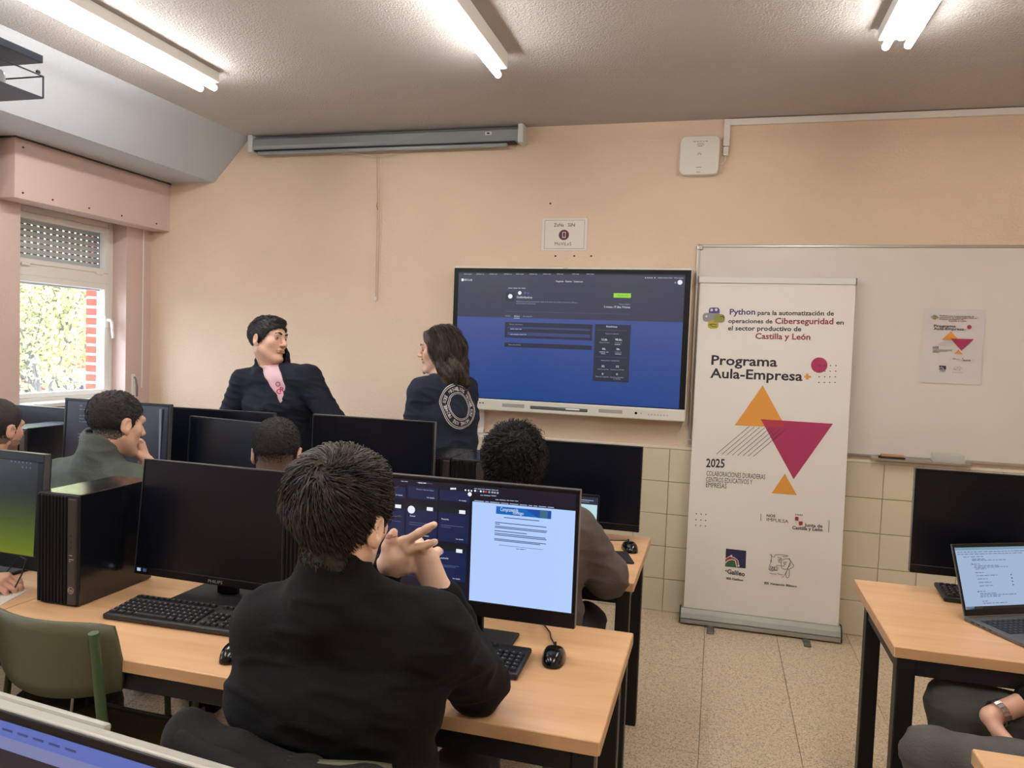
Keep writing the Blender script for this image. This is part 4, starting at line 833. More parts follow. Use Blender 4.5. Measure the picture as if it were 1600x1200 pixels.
pen = thing('display_pen', 'white and grey stylus lying in the display pen tray', 'stylus', (TX + .80, TYF - .016, TZ + .043))
obj('barrel', MB().tube([(0, 0, 0), (.085, 0, 0)], .0055, 'print_white', 8), pen)
obj('tip', MB().tube([(-.055, 0, -.001), (-.03, 0, 0), (0, 0, 0)], [.002, .005, .0055], 'alu_dark', 8), pen)
wm = obj('wall_mount', MB().rbox((.45, .095, .25), (1.1, FW - TYF, .65), 'black_steel', r=.004), tv)
t2 = thing('cable_trunking', 'white cable trunking on the wall under the left end of the display', 'trunking')
obj('trunk_drop', MB().rbox((-1.462, FW - .02, .985), (-1.434, FW, 1.25), 'white_pvc', r=.002), t2)
obj('trunk_run', MB().rbox((-1.9, FW - .024, 1.013), (-1.434, FW - .001, 1.04), 'white_pvc', r=.002), t2)

# whiteboard
wb = thing('whiteboard', 'long whiteboard with aluminium frame on the front wall', 'whiteboard', (-.153, FW, 1.033))
WBW, WBH = 2.45, 1.186
obj('board', MB().box((.01, -.018, .01), (WBW - .01, -.002, WBH - .01), 'whiteboard'), wb)
for a, b in (((0, -.024, 0), (WBW, -.001, .016)), ((0, -.024, WBH - .016), (WBW, -.001, WBH)), ((0, -.024, .016), (.016, -.001, WBH - .016)), ((WBW - .016, -.024, .016), (WBW, -.001, WBH - .016))):
    obj('frame_rail', MB().rbox(a, b, 'alu', r=.003), wb)
for a in ((-.002, WBH - .034), (-.002, -.002), (WBW - .034, WBH - .034), (WBW - .034, -.002)):
    obj('corner_cap', MB().rbox((a[0], -.027, a[1]), (a[0] + .036, -.001, a[1] + .036), 'alu', r=.008), wb)
tr_ = MB()
tr_.prism([(1.005, -.024, .002), (1.005, -.075, -.012), (1.005, -.08, 0), (1.005, -.076, .002), (1.005, -.06, -.004), (1.005, -.024, .008)], (.50, 0, 0), 'alu')
obj('pen_tray', tr_, wb)
er = thing('board_eraser', 'small board eraser with wooden back on the whiteboard tray', 'eraser', (.955, FW - .055, 1.0305))
obj('felt', MB().rbox((-.065, -.022, 0), (.065, .022, .014), 'eraser_felt', r=.003), er)
obj('back', MB().rbox((-.055, -.02, .0141), (.06, .02, .026), 'eraser_wood', r=.004), er)
bx_ = MB()
bx_.box((-.078, -.02, 0), (.078, .02, .003), 'acrylic')
for a, b in (((-.078, -.02, .003), (.078, -.017, .05)), ((-.078, .017, .003), (.078, .02, .05)), ((-.078, -.017, .003), (-.075, .017, .05)), ((.075, -.017, .003), (.078, .017, .05))):
    bx_.box(a, b, 'acrylic')
obj('pen_holder', bx_, None, loc=(1.235, FW - .052, 1.031), label='clear plastic pen holder on the whiteboard tray', cat='pen holder')
# poster: small copy of the roll-up print
po = thing('poster', 'small paper poster with triangles taped to the whiteboard', 'poster', (1.078, FW - .0185, 1.463))
pm = MB()
nx, nz = 8, 10
vs, fs = [], []
for k in range(nz + 1):
    for i in range(nx + 1):
        vs.append((.30 * i / nx, -.002 - .0025 * (math.sin(i * 1.7 + k * .9) * .5 + .5) * (1 if k in (0, 1, nz) or i in (0, nx) else .15), .41 * k / nz))
for k in range(nz):
    for i in range(nx):
        a = k * (nx + 1) + i
        fs.append((a, a + 1, a + nx + 2, a + nx + 1))
pm.add(vs, fs, 'paper_poster', True)
posh = obj('sheet', pm, po)
# the poster squeezes the tall layout: same marks, less height
def squash(items):
    lo, hi = .19, 1.88
    out = []
    g = lambda x, z: (.025 + x * .295, .045 + (z - lo) / (hi - lo) * .335)
    for it in items:
        if it[0] == 't':
            a = g(it[2], it[3]); b = g(it[4], it[5])
            out.append(('t', it[1], a[0], a[1], b[0], b[1], it[6] * .24, it[7]))
        elif it[0] == 'p':
            out.append(('p', [g(*q) for q in it[1]], it[2]))
        elif it[0] == 'c' and it[3] > .004:
            out.append(('c', *g(it[1], it[2]), it[3] * .26, it[4]))
    return out
print_parts(posh, squash(BANNER_PRINT), 'print_', (0, -.0052, 0), (1, 0, 0), (0, 0, 1), (0, -1, 0), .0003)

# roll-up banner
ba = thing('rollup_banner', 'tall white roll-up banner with orange and magenta triangles beside the whiteboard', 'banner', (-.134, 4.50, 0))
tilt = math.atan(.05)
Vb = Vector((0, math.sin(tilt), math.cos(tilt)))
sheet = MB()
n = 14
vs, fs = [], []
for k in range(n + 1):
    z = .085 + (2.005 - .085) * k / n
    for i in range(9):
        xx = .008 + (.852 - .008) * i / 8
        p = Vector((xx, 0, 0)) + Vb * z
        vs.append(p)
for k in range(n):
    for i in range(8):
        a = k * 9 + i
        fs.append((a, a + 1, a + 10, a + 9))
m0 = len(vs)
sheet.add(vs, fs, 'banner_white')
sheet.add([q + Vector((0, .0008, 0)) for q in vs], [f[::-1] for f in fs], 'banner_white')
fab = obj('fabric', sheet, ba)
print_parts(fab, BANNER_PRINT, 'print_', (0, 0, 0), (1, 0, 0), Vb, (0, -1, 0), .0006)
tb = MB()
Tm = Matrix.Translation(Vb * 2.012)
tb.rbox((-.002, -.010, -.018), (.852, .012, .018), 'print_white', r=.004, T=Tm)
obj('top_bar', tb, ba)
for xx in (-.006, .850):
    tc_ = MB().rbox((xx, -.012, -.02), (xx + .007, .014, .02), 'alu_dark', r=.001, T=Tm)
    obj('bar_cap', tc_, ba)
base = [(-.045, .012), (-.045, .03), (-.028, .065), (-.012, .088), (.03, .088), (.05, .06), (.05, .012)]
obj('base', MB().prism([(-.008, a, b) for a, b in base], (.87, 0, 0), 'alu_matte'), ba)
obj('base_groove', MB().box((-.008, -.0465, .036), (.862, -.040, .040), 'alu_dark'), ba)
for xx in (-.014, .861):
    obj('base_cap', MB().prism([(xx, a * 1.04, b * 1.02) for a, b in base], (.008, 0, 0), 'black_soft'), ba)
for xx in (.145, .66):
    obj('foot', MB().rbox((xx, -.15, 0), (xx + .04, .10, .012), 'alu_dark', r=.005), ba)
obj('rear_pole', MB().tube([(.42, .042, .08), (.42, .117, 1.96)], .007, 'alu', 8), ba)

# ------------------------------------------------------------------ desks
TT = .76
def desk(label, x0, x1, y0, y1, far_inset=.2):
    t = thing('desk', label, 'desk', (x0, y0, 0), group='wooden computer desks')
    W, D = x1 - x0, y1 - y0
    obj('tabletop', MB().rbox((0, 0, TT - .032), (W, D, TT), 'wood_top', r=.003, seg=2), t)
    e = MB()
    e.box((.003, -.0012, TT - .031), (W - .003, .0, TT - .002), 'wood_edge')
    e.box((-.0012, .003, TT - .031), (0, D - .003, TT - .002), 'wood_edge')
    e.box((W, .003, TT - .031), (W + .0012, D - .003, TT - .002), 'wood_edge')
    obj('edge_band', e, t)
    q = .05
    for a in (.012, W - .012 - q):
        obj('leg', MB().rbox((a, .012, 0), (a + q, .012 + q, TT - .033), 'black_steel', r=.004), t)
        obj('leg', MB().rbox((a, D - far_inset, 0), (a + q, D - far_inset + q, TT - .033), 'black_steel', r=.004), t)
        obj('side_rail', MB().rbox((a + .005, .012 + q, TT - .085), (a + q - .005, D - far_inset, TT - .033), 'black_steel', r=.003), t)
    obj('front_rail', MB().rbox((.012 + q, .017, TT - .085), (W - .012 - q, .017 + .04, TT - .033), 'black_steel', r=.003), t)
    obj('back_rail', MB().rbox((.012 + q, D - far_inset + .005, TT - .085), (W - .012 - q, D - far_inset + .045, TT - .033), 'black_steel', r=.003), t)
    return t
desk('light wood desk with black legs where the man in the black sweater sits', -1.967, -.20, 1.545, 2.19)
desk('light wood desk at the left edge joined to the desk with the silver-topped tower', -3.735, -1.971, 1.545, 2.19)
desk('light wood desk of the curly haired person, nearest the display', -2.02, -.25, 2.66, 3.352)
desk('light wood desk under the window in front of the man in green', -3.79, -2.024, 2.66, 3.352)
desk('light wood desk at the right with the open laptop, near the banner', .528, 2.30, 2.357, 3.032, .2)
desk('light wood desk whose corner shows at the bottom right', .563, 2.33, 1.10, 1.787)
desk('light wood desk in the foreground carrying the silver monitor', -1.967, -.20, .43, 1.07)

# ------------------------------------------------------------------ chairs
def make_chair():
    t = thing('school_chair', 'x', 'chair', group='olive green school chairs')
    # rear legs rise as posts of the backrest
    for s in (-1, 1):
        l1 = obj('rear_leg', MB().tube([(s * .185, -.235, .0), (s * .183, -.19, .42), (s * .184, -.20, .60), (s * .186, -.235, .855)], .0125, 'tube_green', 10), t)
        l2 = obj('front_leg', MB().tube([(s * .185, .20, .0), (s * .183, .18, .40), (s * .175, .165, .432)], .0125, 'tube_green', 10), t)
        obj('side_rail', MB().tube([(s * .183, -.19, .425), (s * .183, .175, .425)], .011, 'tube_green', 8), t)
        for yy in (-.235, .2):
            obj('foot_cap', MB().lathe([(.015, 0), (.016, .02), (.013, .025)], (s * .185, yy, 0), 'rubber', 10), l1 if yy < 0 else l2)
    obj('cross_rail', MB().tube([(-.183, .165, .425), (.183, .165, .425)], .011, 'tube_green', 8), t)
    def panel(W, nx, nz, fx, m, th):
        vs, fs = [], []
        for s_ in (0, 1):
            for k in range(nz + 1):
                for i in range(nx + 1):
                    p, nn = fx(-1 + 2 * i / nx, k / nz)
                    vs.append(p + nn * (th * s_))
        S = (nx + 1) * (nz + 1)
        for k in range(nz):
            for i in range(nx):
                a = k * (nx + 1) + i
                fs.append((a, a + 1, a + nx + 2, a + nx + 1))
                fs.append((S + a, S + a + nx + 1, S + a + nx + 2, S + a + 1))
        ring = [i for i in range(nx + 1)] + [(k + 1) * (nx + 1) - 1 for k in range(1, nz + 1)] + [nz * (nx + 1) + i for i in range(nx - 1, -1, -1)] + [k * (nx + 1) for k in range(nz - 1, 0, -1)]
        for a, b in zip(ring, ring[1:] + ring[:1]):
            fs.append((b, a, S + a, S + b))
        return MB().add(vs, fs, m, True)
    def back(u, v):
        hw = .20 * (1 - .06 * abs(v - .5) ** 2 * 4)
        x = u * hw
        z = .655 + v * .205 - (.028 * (1 - v) * -(u * u) * -1 if False else 0) + (.02 * u * u if v < .5 else 0) * (1 - 2 * v) - (.012 * abs(u) ** 6 if v > .5 else 0)
        y = -.185 - .03 * v - .055 * (1 - u * u) + .035
        return Vector((x, y, z)), Vector((0, 1, .12)).normalized()
    bkr = obj('backrest', panel(.4, 14, 6, back, 'chair_green', .011), t)
    def seat(u, v):
        x = u * (.195 - .01 * v)
        y = -.19 + v * .39
        z = .438 - .012 * math.cos(u * 1.4) * math.sin(v * 2.6) + (-.02 * max(0, v - .8) / .2)
        return Vector((x, y, z)), Vector((0, 0, 1))
    obj('seat', panel(.4, 12, 10, seat, 'chair_green', .011), t)
    for s in (-1, 1):
        for zz in (.66, .78):
            obj('rivet', MB().ico((s * .186, -.212 - (zz - .62) * .12, zz), .007, 'steel', 1, (1, .5, 1)), bkr)
    return t
chair0 = make_chair()
chair0.location = (-1.60, 1.70, 0)
chair0['label'] = 'empty olive green school chair pushed under the desk with the keyboard'
dup(chair0, (-.70, 1.355, 0), 0, 'olive green school chair of the man in the black sweater, under a dark jacket')
dup(chair0, (-.63, 2.42, 0), 0, 'olive green school chair of the curly haired person')
dup(chair0, (-1.53, 2.42, 0), R(6), 'olive green school chair of the short haired person seen from behind')
dup(chair0, (-2.30, 2.38, 0), R(-8), 'olive green school chair of the person in the green jacket')
dup(chair0, (-2.92, 2.36, 0), 0, 'olive green school chair of the person at the left edge')
dup(chair0, (1.17, 2.22, 0), R(84), 'olive green school chair of the person in grey jeans at the right')
dup(chair0, (-2.62, 1.27, 0), R(-6), 'olive green school chair of the person whose hand shows at the left edge')

# ------------------------------------------------------------------ monitors
def monitor(label, loc, rz, w=.611, h=.365, z0=.075, tilt=3, screen='monitor_off', bez=.008, chin=.022, base=(.12, .11), edge='bezel_edge', prints=None, logo=None, back='black_plastic', stand='plate', group='desktop monitors', body='bezel'):
    t = thing('monitor', label, 'monitor', loc, rz, group)
    Tm = Matrix.Translation((0, 0, z0)) @ Matrix.Rotation(R(-tilt), 4, 'X')
    ho = obj('housing', MB().rbox((-w / 2, 0, 0), (w / 2, .028, h), back, r=.006, T=Tm).rbox((-w * .32, .02, h * .12), (w * .32, .052, h * .72), back, r=.015, T=Tm), t)
    fr = MB()
    for a, b in (((-w / 2, -.003, h - bez), (w / 2, .004, h)), ((-w / 2, -.003, 0), (w / 2, .004, chin)), ((-w / 2, -.003, chin), (-w / 2 + bez, .004, h - bez)), ((w / 2 - bez, -.003, chin), (w / 2, .004, h - bez))):
        fr.rbox(a, b, body, r=.0018, seg=1, T=Tm)
    bzo = obj('bezel', fr, ho)
    ed = MB()
    ed.box((-w / 2 - .0008, -.002, h), (w / 2 + .0008, .02, h + .0012), edge, T=Tm)
    for s in (-1, 1):
        ed.box((s * w / 2 - (.0012 if s < 0 else 0), -.002, .002), (s * w / 2 + (.0012 if s > 0 else 0), .02, h), edge, T=Tm)
    obj('edge_trim', ed, ho)
    so = obj('screen', MB().box((-w / 2 + bez, -.0005, chin), (w / 2 - bez, .003, h - bez), screen, T=Tm), t)
    if prints:
        pm_ = MB()
        put_print(pm_, prints, 'scr_', Tm @ Vector((-w / 2, -.0012, 0)), (1, 0, 0), Tm.to_3x3() @ Vector((0, 0, 1)), Tm.to_3x3() @ Vector((0, -1, 0)), lift=.0002)
        obj('screen_picture', pm_, so)
    if logo:
        lm = MB()
        put_text(lm, logo, (-.026, .006), (.026, .006), .0085, 'grey_logo', (1, 0, 0), Tm.to_3x3() @ Vector((0, 0, 1)), Tm @ Vector((0, -.0036, 0)), .01)
        obj('maker_mark', lm, ho)
    obj('stand_neck', MB().rbox((-.035, .05, .006), (.035, .075, z0 + h * .55), 'black_plastic', r=.006), t)
    if stand == 'disc':
        obj('stand_base', MB().lathe([(.001, .012), (.10, .011), (.118, .006), (.12, 0), (.001, 0)], (0, .03, .0005), 'black_gloss', 28), t)
    else:
        obj('stand_base', MB().rbox((-base[0], .06 - base[1] * 1.15, .0005), (base[0], .06 + base[1] * .7, .012), 'black_soft', r=.005), t)
    return t
monitor('lit monitor showing a white document beside dark cards on the nearest desk', (-.6385, 1.951, TT), 0, w=.611, h=.370, z0=.078, tilt=0, screen='scr_night', chin=.042, bez=.010, prints=DESK_SCREEN_PRINT, base=(.135, .05), stand='plate')
pv = MB()
M['monitor_off'].node_tree.nodes['Principled BSDF'].inputs['Specular IOR Level'].default_value = .35
ph = monitor('switched off monitor with a silver maker name behind the keyboard and the empty chair', (-1.452, 1.975, TT), R(-1), w=.605, h=.362, z0=.055, tilt=6, chin=.024, bez=.003, logo='PHILIPS', base=(.13, .105))
st_ = MB()
for k, c in enumerate(('scr_sky', 'scr_blue')):
    st_.box((-.29 + k * .022, -.0040, .066), (-.277 + k * .022, -.0034, .076), c)
obj('energy_sticker', st_, ph)  # sticker squares glow, drawn in the emissive screen colours
gradient_screen('green_wallpaper', (150, 170, 30), (26, 32, 46), .10, .43, .42, [(.16, (118, 142, 34)), (.32, (92, 112, 40)), (.50, (60, 72, 44)), (.62, (34, 42, 44))])
gm = monitor('monitor with a glowing green wallpaper at the left edge', (-2.335, 1.90, TT), R(-2), w=.60, h=.37, z0=.052, tilt=3, screen='green_wallpaper', bez=.026, chin=.045)
ic = MB()
for r_, n_ in ((.34, 6), (.325, 3)):
    for k in range(n_):
        ic.disc((.25 - k * .016, -.0028 + (r_ - .05) * .052 - .002, r_ + .052), .003, 'scr_w3', n=8)
obj('desktop_icons', ic, gm)
monitor('black switched off monitor in front of the curly haired person', (-.595, 3.235, TT), R(0), w=.605, h=.366, z0=.045, tilt=2, bez=.006, chin=.03, base=(.12, .09))
monitor('black switched off monitor between the two heads in the middle row', (-1.40, 2.925, TT), R(0), w=.562, h=.345, z0=.148, tilt=1, bez=.006)
monitor('dark angled monitor behind the laptop with the pale blue screen', (-2.165, 3.06, TT), R(-9), w=.60, h=.365, z0=.058, tilt=3, base=(.11, .07))
monitor('dark grey monitor behind the angled one, under the standing man', (-2.40, 3.262, TT), R(3), w=.60, h=.36, z0=.085, tilt=2, base=(.10, .055))
md = monitor('monitor with faint text on a dark navy page in front of the man in green', (-2.79, 3.0, TT), R(1), w=.60, h=.365, z0=.118, tilt=3, screen='scr_night', bez=.012, base=(.11, .08))
monitor('wide dark monitor under the window sill at the far left', (-3.415, 3.24, TT), R(0), w=.60, h=.35, z0=.05, tilt=2, base=(.10, .05))
tm = MB()
def bars2(mb, x0, z, L, m, n, hgt=.004):
    y = -.0045 + (z - .118) * .052
    rr = random.Random(int(z * 1000))
    x = x0
    while x < x0 + L:
        wd = rr.uniform(.01, .03)
        mb.box((x, y, z), (x + wd, y + .0005, z + hgt), m)
        x += wd + .005
for z, L, mm in ((.448, .01, 'scr_termtext'), (.43, .07, 'scr_termtext'), (.40, .09, 'scr_w3'), (.385, .13, 'scr_w3'), (.37, .12, 'scr_w3'), (.31, .10, 'scr_w3'), (.295, .02, 'scr_termtext'), (.28, .03, 'scr_w3'), (.245, .12, 'scr_w3')):
    bars2(tm, -.21, z, L, mm, 4)
tm.box((.255, .0, .14), (.258, .0125, .46), 'scr_termtext')  # no text: pale line by the right bezel, drawn as a glowing strip
obj('screen_text', tm, md)
monitor('large black switched off monitor behind the laptop on the right desk', (1.005, 2.955, TT), 0, w=.62, h=.372, z0=.068, tilt=1, bez=.004, chin=.03, base=(.10, .035))
# foreground monitor seen from above, silver case
def front_monitor():
    t = thing('monitor', 'silver cased monitor in the bottom left foreground showing a blue bar', 'monitor', (-.80, .754, TT), R(-6), 'desktop monitors')
    h, w_ = .25, .62
    Tm = Matrix.Translation((0, 0, .045)) @ Matrix.Rotation(R(-10), 4, 'X')
    obj('housing', MB().rbox((-w_ / 2, 0, 0), (w_ / 2, .026, h), 'silver_plastic', r=.005, T=Tm), t)
    obj('back_cover', MB().rbox((-w_ / 2 - .02, .0265, -.01), (.02, .040, h + .003), 'silver_plastic', r=.005, T=Tm), t)
    obj('bezel', MB().rbox((-w_ / 2 + .003, -.003, .003), (w_ / 2 - .003, .003, h - .003), 'bezel', r=.002, T=Tm), t)
    obj('screen', MB().box((-w_ / 2 + .012, -.0036, .012), (w_ / 2 - .012, .002, h - .014), 'scr_night', T=Tm), t)
    pm_ = MB()
    pm_.box((-w_ / 2 + .013, -.0042, h - .034), (w_ / 2 - .013, -.0037, h - .0145), 'scr_bluebar', T=Tm)
    pm_.box((-w_ / 2 + .013, -.0042, h - .050), (w_ / 2 - .013, -.0037, h - .034), 'scr_bluebar2', T=Tm)
    for k in range(5):
        pm_.box((-w_ / 2 + .18 + k * .03, -.0046, h - .026), (-w_ / 2 + .20 + k * .03, -.0043, h - .023), 'scr_blue', T=Tm)
    obj('screen_picture', pm_, t)
    obj('stand_neck', MB().rbox((-.04, .05, .006), (.04, .075, .20), 'silver_plastic', r=.006), t)
    obj('stand_base', MB().rbox((-.13, -.03, .0005), (.13, .16, .012), 'silver_plastic', r=.005), t)
front_monitor()

# ------------------------------------------------------------------ computer towers
def make_tower():
    t = thing('computer_tower', 'x', 'computer', group='black computer towers')
    w_, d_, h_ = .150, .305, .335
    obj('case', MB().rbox((0, .008, .004), (w_, d_, h_), 'tower_black', r=.003), t)
    fin = MB().rbox((0, -.004, .006), (.0085, .009, h_ - .006), 'tower_rib', r=.0025, seg=1).mesh('front_rib')
    fp = obj('front_panel', MB().box((.001, .002, .005), (w_ - .001, .009, h_ - .003), 'black_soft'), t)
    for k in range(9):
        obj('front_rib', fin, fp, loc=(.004 + k * .0122, 0, 0))
    pst = obj('port_strip', MB().rbox((w_ - .034, -.0045, .008), (w_ - .003, .009, h_ - .012), 'tower_strip', r=.002, seg=1), t)
    p = MB()
    for z in (.196, .214, .18):
        p.disc((w_ - .019, -.0048, z), .0035, 'black_soft', n=10)
    for z, l in ((.155, .012), (.143, .016), (.137, .006)):
        p.box((w_ - .026, -.0052, z), (w_ - .026 + l, -.0047, z + .003), 'grey_logo')
    obj('ports', p, pst)
    lg_ = MB()
    c = (w_ - .019, -.0049, .052)
    lg_.disc(c, .0105, 'grey_logo', n=24, hole=.0085)
    put_text(lg_, 'hp', (c[0] - .0065, c[2] - .0035), (c[0] + .0065, c[2] - .0035), .009, 'grey_logo', (1, 0, 0), (0, 0, 1), (0, -.0049, 0), .02)
    obj('badge', lg_, pst)
    for xx in (.02, .12):
        for yy in (.03, .28):
            obj('rubber_foot', MB().lathe([(.009, 0), (.009, .005)], (xx, yy, 0), 'rubber', 8), t)
    return t
tw0 = make_tower()
tw0.location = (-1.938, 1.79, TT)
tw0['label'] = 'large black ribbed computer tower standing left of the keyboard with a round badge'
dup(tw0, (-1.12, 1.80, TT), 0, 'black computer tower half hidden behind the man in the black sweater')
dup(tw0, (-1.228, 3.02, TT), 0, 'left one of two adjoining computer towers behind the curly haired person')
dup(tw0, (-1.075, 3.02, TT), 0, 'right one of two adjoining computer towers behind the curly haired person')
dup(tw0, (-3.355, 2.895, TT), 0, 'computer tower with sunlit top under the window at the left')

# ------------------------------------------------------------------ keyboards, mice, laptops, small things
def make_keyboard():
    t = thing('keyboard', 'x', 'keyboard', group='black desktop keyboards')
    w_, d_ = .445, .152
    Tm = Matrix.Rotation(R(4), 4, 'X')
    kc = obj('case', MB().rbox((0, 0, .001), (w_, d_, .017), 'key_black', r=.005, T=Tm), t)
    ks = MB()
    mk = MB()
    def key(x, y, kw=.0165, kd=.0165):
        ks.prism([(x, y, .017), (x + kw, y, .017), (x + kw, y + kd, .017), (x, y + kd, .017)], (0, 0, .0001), 'key_black', T=Tm, cap=False)
        a = [(x, y, .0165), (x + kw, y, .0165), (x + kw, y + kd, .0165), (x, y + kd, .0165)]
        b = [(x + .002, y + .0015, .0235), (x + kw - .002, y + .0015, .0235), (x + kw - .002, y + kd - .003, .0235), (x + .002, y + kd - .003, .0235)]
        v = [Tm @ Vector(q) for q in a + b]
        ks.add(v, [(0, 1, 5, 4), (1, 2, 6, 5), (2, 3, 7, 6), (3, 0, 4, 7), (4, 5, 6, 7)], 'black_soft')
        c = [(x + .004, y + kd * .5, .0237), (x + .0075, y + kd * .5, .0237), (x + .0075, y + kd * .72, .0237), (x + .004, y + kd * .72, .0237)]
        mk.add([Tm @ Vector(q) for q in c], [(0, 1, 2, 3)], 'key_mark')
    p = .0187
    for r_ in range(4):
        for k in range(15):
            key(.012 + k * p + (r_ % 2) * .004 * 0, .032 + r_ * .0195)
    for k in range(14):
        key(.012 + k * p * 1.04, .122, .0155, .014)
    for a, b in ((.012, .022), (.038, .022), (.064, .022), (.09, .108), (.202, .022), (.228, .022), (.254, .022), (.278, .014)):
        key(a, .0125, b, .0165)
    for k in range(3):
        for r_ in (0, 2, 3):
            key(.305 + k * p, .0125 + r_ * .0195)
        key(.305 + k * p, .122, .0155, .014)
    key(.305 + p, .032)
    for k in range(4):
        for r_ in range(5):
            key(.366 + k * p * .98, .0125 + r_ * .0195)
    obj('keys', ks, kc, kind='stuff')
    obj('key_legends', mk, kc, kind='stuff')
    return t
kb0 = make_keyboard()
kb0.location = (-1.655, 1.745, TT)
kb0.rotation_euler = (0, 0, R(1.5))
kb0['label'] = 'full size black keyboard in front of the switched off monitor with the maker name'
dup(kb0, (-.882, 1.765, TT), R(0), 'black keyboard under the elbow of the man in the black sweater')
dup(kb0, (-.872, 3.02, TT), R(3), 'black keyboard under the black monitor of the curly haired person')
dup(kb0, (.785, 2.862, TT), R(-2), 'black keyboard standing behind the laptop on the right desk')
kbl = dup(kb0, (-2.72, 1.68, TT), R(2), 'black keyboard at the left edge below the green wallpaper monitor')

def make_mouse():
    t = thing('mouse', 'x', 'computer mouse', group='black computer mice')
    vs, fs = [], []
    nu, nv = 20, 9
    for j in range(nv + 1):
        ph_ = j / nv * math.pi / 2
        for i in range(nu):
            a = 2 * math.pi * i / nu
            ca, sa = math.cos(a), math.sin(a)
            px_ = .031 * abs(ca) ** .75 * (1 if ca > 0 else -1) * (1.0 + .10 * sa)
            py_ = .056 * abs(sa) ** .8 * (1 if sa > 0 else -1)
            s_ = math.cos(ph_) ** .55
            hz_ = .036 * (1 - .25 * (py_ * s_ / .056 + .25) ** 2)
            vs.append((px_ * s_, py_ * s_, .002 + hz_ * math.sin(ph_)))
    for j in range(nv):
        for i in range(nu):
            fs.append((j * nu + i, j * nu + (i + 1) % nu, (j + 1) * nu + (i + 1) % nu, (j + 1) * nu + i))
    obj('shell', MB().add(vs, fs, 'black_gloss', True), t)
    obj('wheel', MB().lathe([(.001, -.003), (.009, -.003), (.009, .003), (.001, .003)], (0, .03, .031), 'rubber', 12, 'x'), t)
    return t
ms0 = make_mouse()
ms0.location = (-.378, 1.915, TT)
ms0.rotation_euler = (0, 0, R(6))
ms0['label'] = 'black computer mouse beside the keyboard at the right end of the nearest desk'
obj('cable', MB().tube([(0, .055, .012), (-.012, .10, .010), (-.022, .13, .010), (-.03, .18, .006), (-.06, .25, .006)], .0022, 'rubber', 6), ms0)
def mouse_copy(loc, rz, label, cable):
    m_ = dup(ms0, loc, rz, label)
    for c in list(m_.children):
        if c.name.startswith('cable'):
            bpy.data.objects.remove(c)
    if cable:
        obj('cable', MB().tube(cable, .0022, 'rubber', 6), m_)
    return m_
mouse_copy((-1.155, 1.655, TT), R(8), 'black computer mouse partly hidden by the back of the man in the black sweater', [(0, .055, .012), (.02, .10, .006), (.03, .14, .006)])
mouse_copy((-.313, 3.10, TT), R(20), 'black computer mouse on the desk of the curly haired person', [(0, .055, .012), (.012, .075, .022), (-.02, .11, .012), (-.09, .14, .006)])

def laptop(label, loc, rz, w_, d_, open_deg, body, screen, prints, keys=True, lid='laptop_grey'):
    t = thing('laptop', label, 'laptop', loc, rz, 'open laptops')
    lb_ = obj('base', MB().rbox((-w_ / 2, -d_, .0005), (w_ / 2, 0, .015), body, r=.004), t)
    if keys:
        ks = MB()
        for r_ in range(6):
            for k in range(15):
                xx = -w_ / 2 + .02 + k * (w_ - .04) / 15
                yy = -.045 - r_ * .0185
                ks.box((xx, yy - .014, .015), (xx + (w_ - .04) / 15 - .004, yy, .0165), 'key_black')
        obj('keys', ks, lb_, kind='stuff')
        obj('touchpad', MB().box((-.05, -d_ + .012, .0145), (.05, -d_ + .072, .0155), 'alu_dark'), lb_)
        pt_ = MB()
        for k in range(4):
            pt_.box((-w_ / 2 - .0004, -.04 - k * .022, .006), (-w_ / 2 + .002, -.028 - k * .022, .010), 'black_soft')
        obj('side_ports', pt_, lb_)
    Tm = Matrix.Translation((0, -.004, .016)) @ Matrix.Rotation(R(90 - open_deg), 4, 'X')
    h_ = d_ * .98
    lid_ = obj('lid', MB().rbox((-w_ / 2, 0, 0), (w_ / 2, .006, h_), lid, r=.002, T=Tm).rbox((-w_ / 2 + .001, -.001, .001), (w_ / 2 - .001, .002, h_ - .001), 'bezel', r=.0008, seg=1, T=Tm), t)
    bz = .008
    obj('screen', MB().box((-w_ / 2 + bz, -.0016, .02), (w_ / 2 - bz, .001, h_ - .012), screen, T=Tm), lid_)
    pm_ = MB()
    for (x0, z0, x1, z1, m) in prints:
        X0 = -w_ / 2 + bz + x0 * (w_ - 2 * bz)
        X1 = -w_ / 2 + bz + x1 * (w_ - 2 * bz)
        Z0 = .02 + z0 * (h_ - .032)
        Z1 = .02 + z1 * (h_ - .032)
        pm_.box((X0, -.0022, Z0), (X1, -.0017, Z1), m, T=Tm)
    obj('screen_picture', pm_, lid_)
    return t
rr = random.Random(4)
pl = [(0, .955, 1, 1, 'scr_teal'), (0, .0, 1, .045, 'scr_black'), (.0, .0, .1, .045, 'scr_sky'), (.12, .018, .2, .024, 'scr_w2')]
zz = .93
for z, x0, L in ((.92, .02, .9), (.885, .02, .8), (.84, .08, .06), (.84, .17, .14), (.80, .18, .16), (.78, .18, .42), (.72, .19, .06), (.69, .19, .30), (.665, .19, .40), (.64, .20, .12), (.58, .19, .09), (.53, .20, .24), (.475, .20, .11), (.42, .21, .14), (.365, .21, .15), (.275, .20, .06), (.24, .20, .20), (.215, .20, .42), (.19, .20, .24), (.12, .21, .05), (.085, .21, .28)):
    x = x0
    while x < x0 + L:
        wl_ = rr.uniform(.02, .06)
        pl.append((x, z, min(x + wl_, x0 + L + .01), z + .009, 'scr_lapline'))
        x += wl_ + .012
for z in (.53, .475, .42, .365):
    pl.append((.61, z - .005, .625, z + .015, 'scr_lapline'))
for z, x in ((.72, .165), (.275, .175)):
    pl.append((x, z - .003, x + .014, z + .013, 'scr_night'))
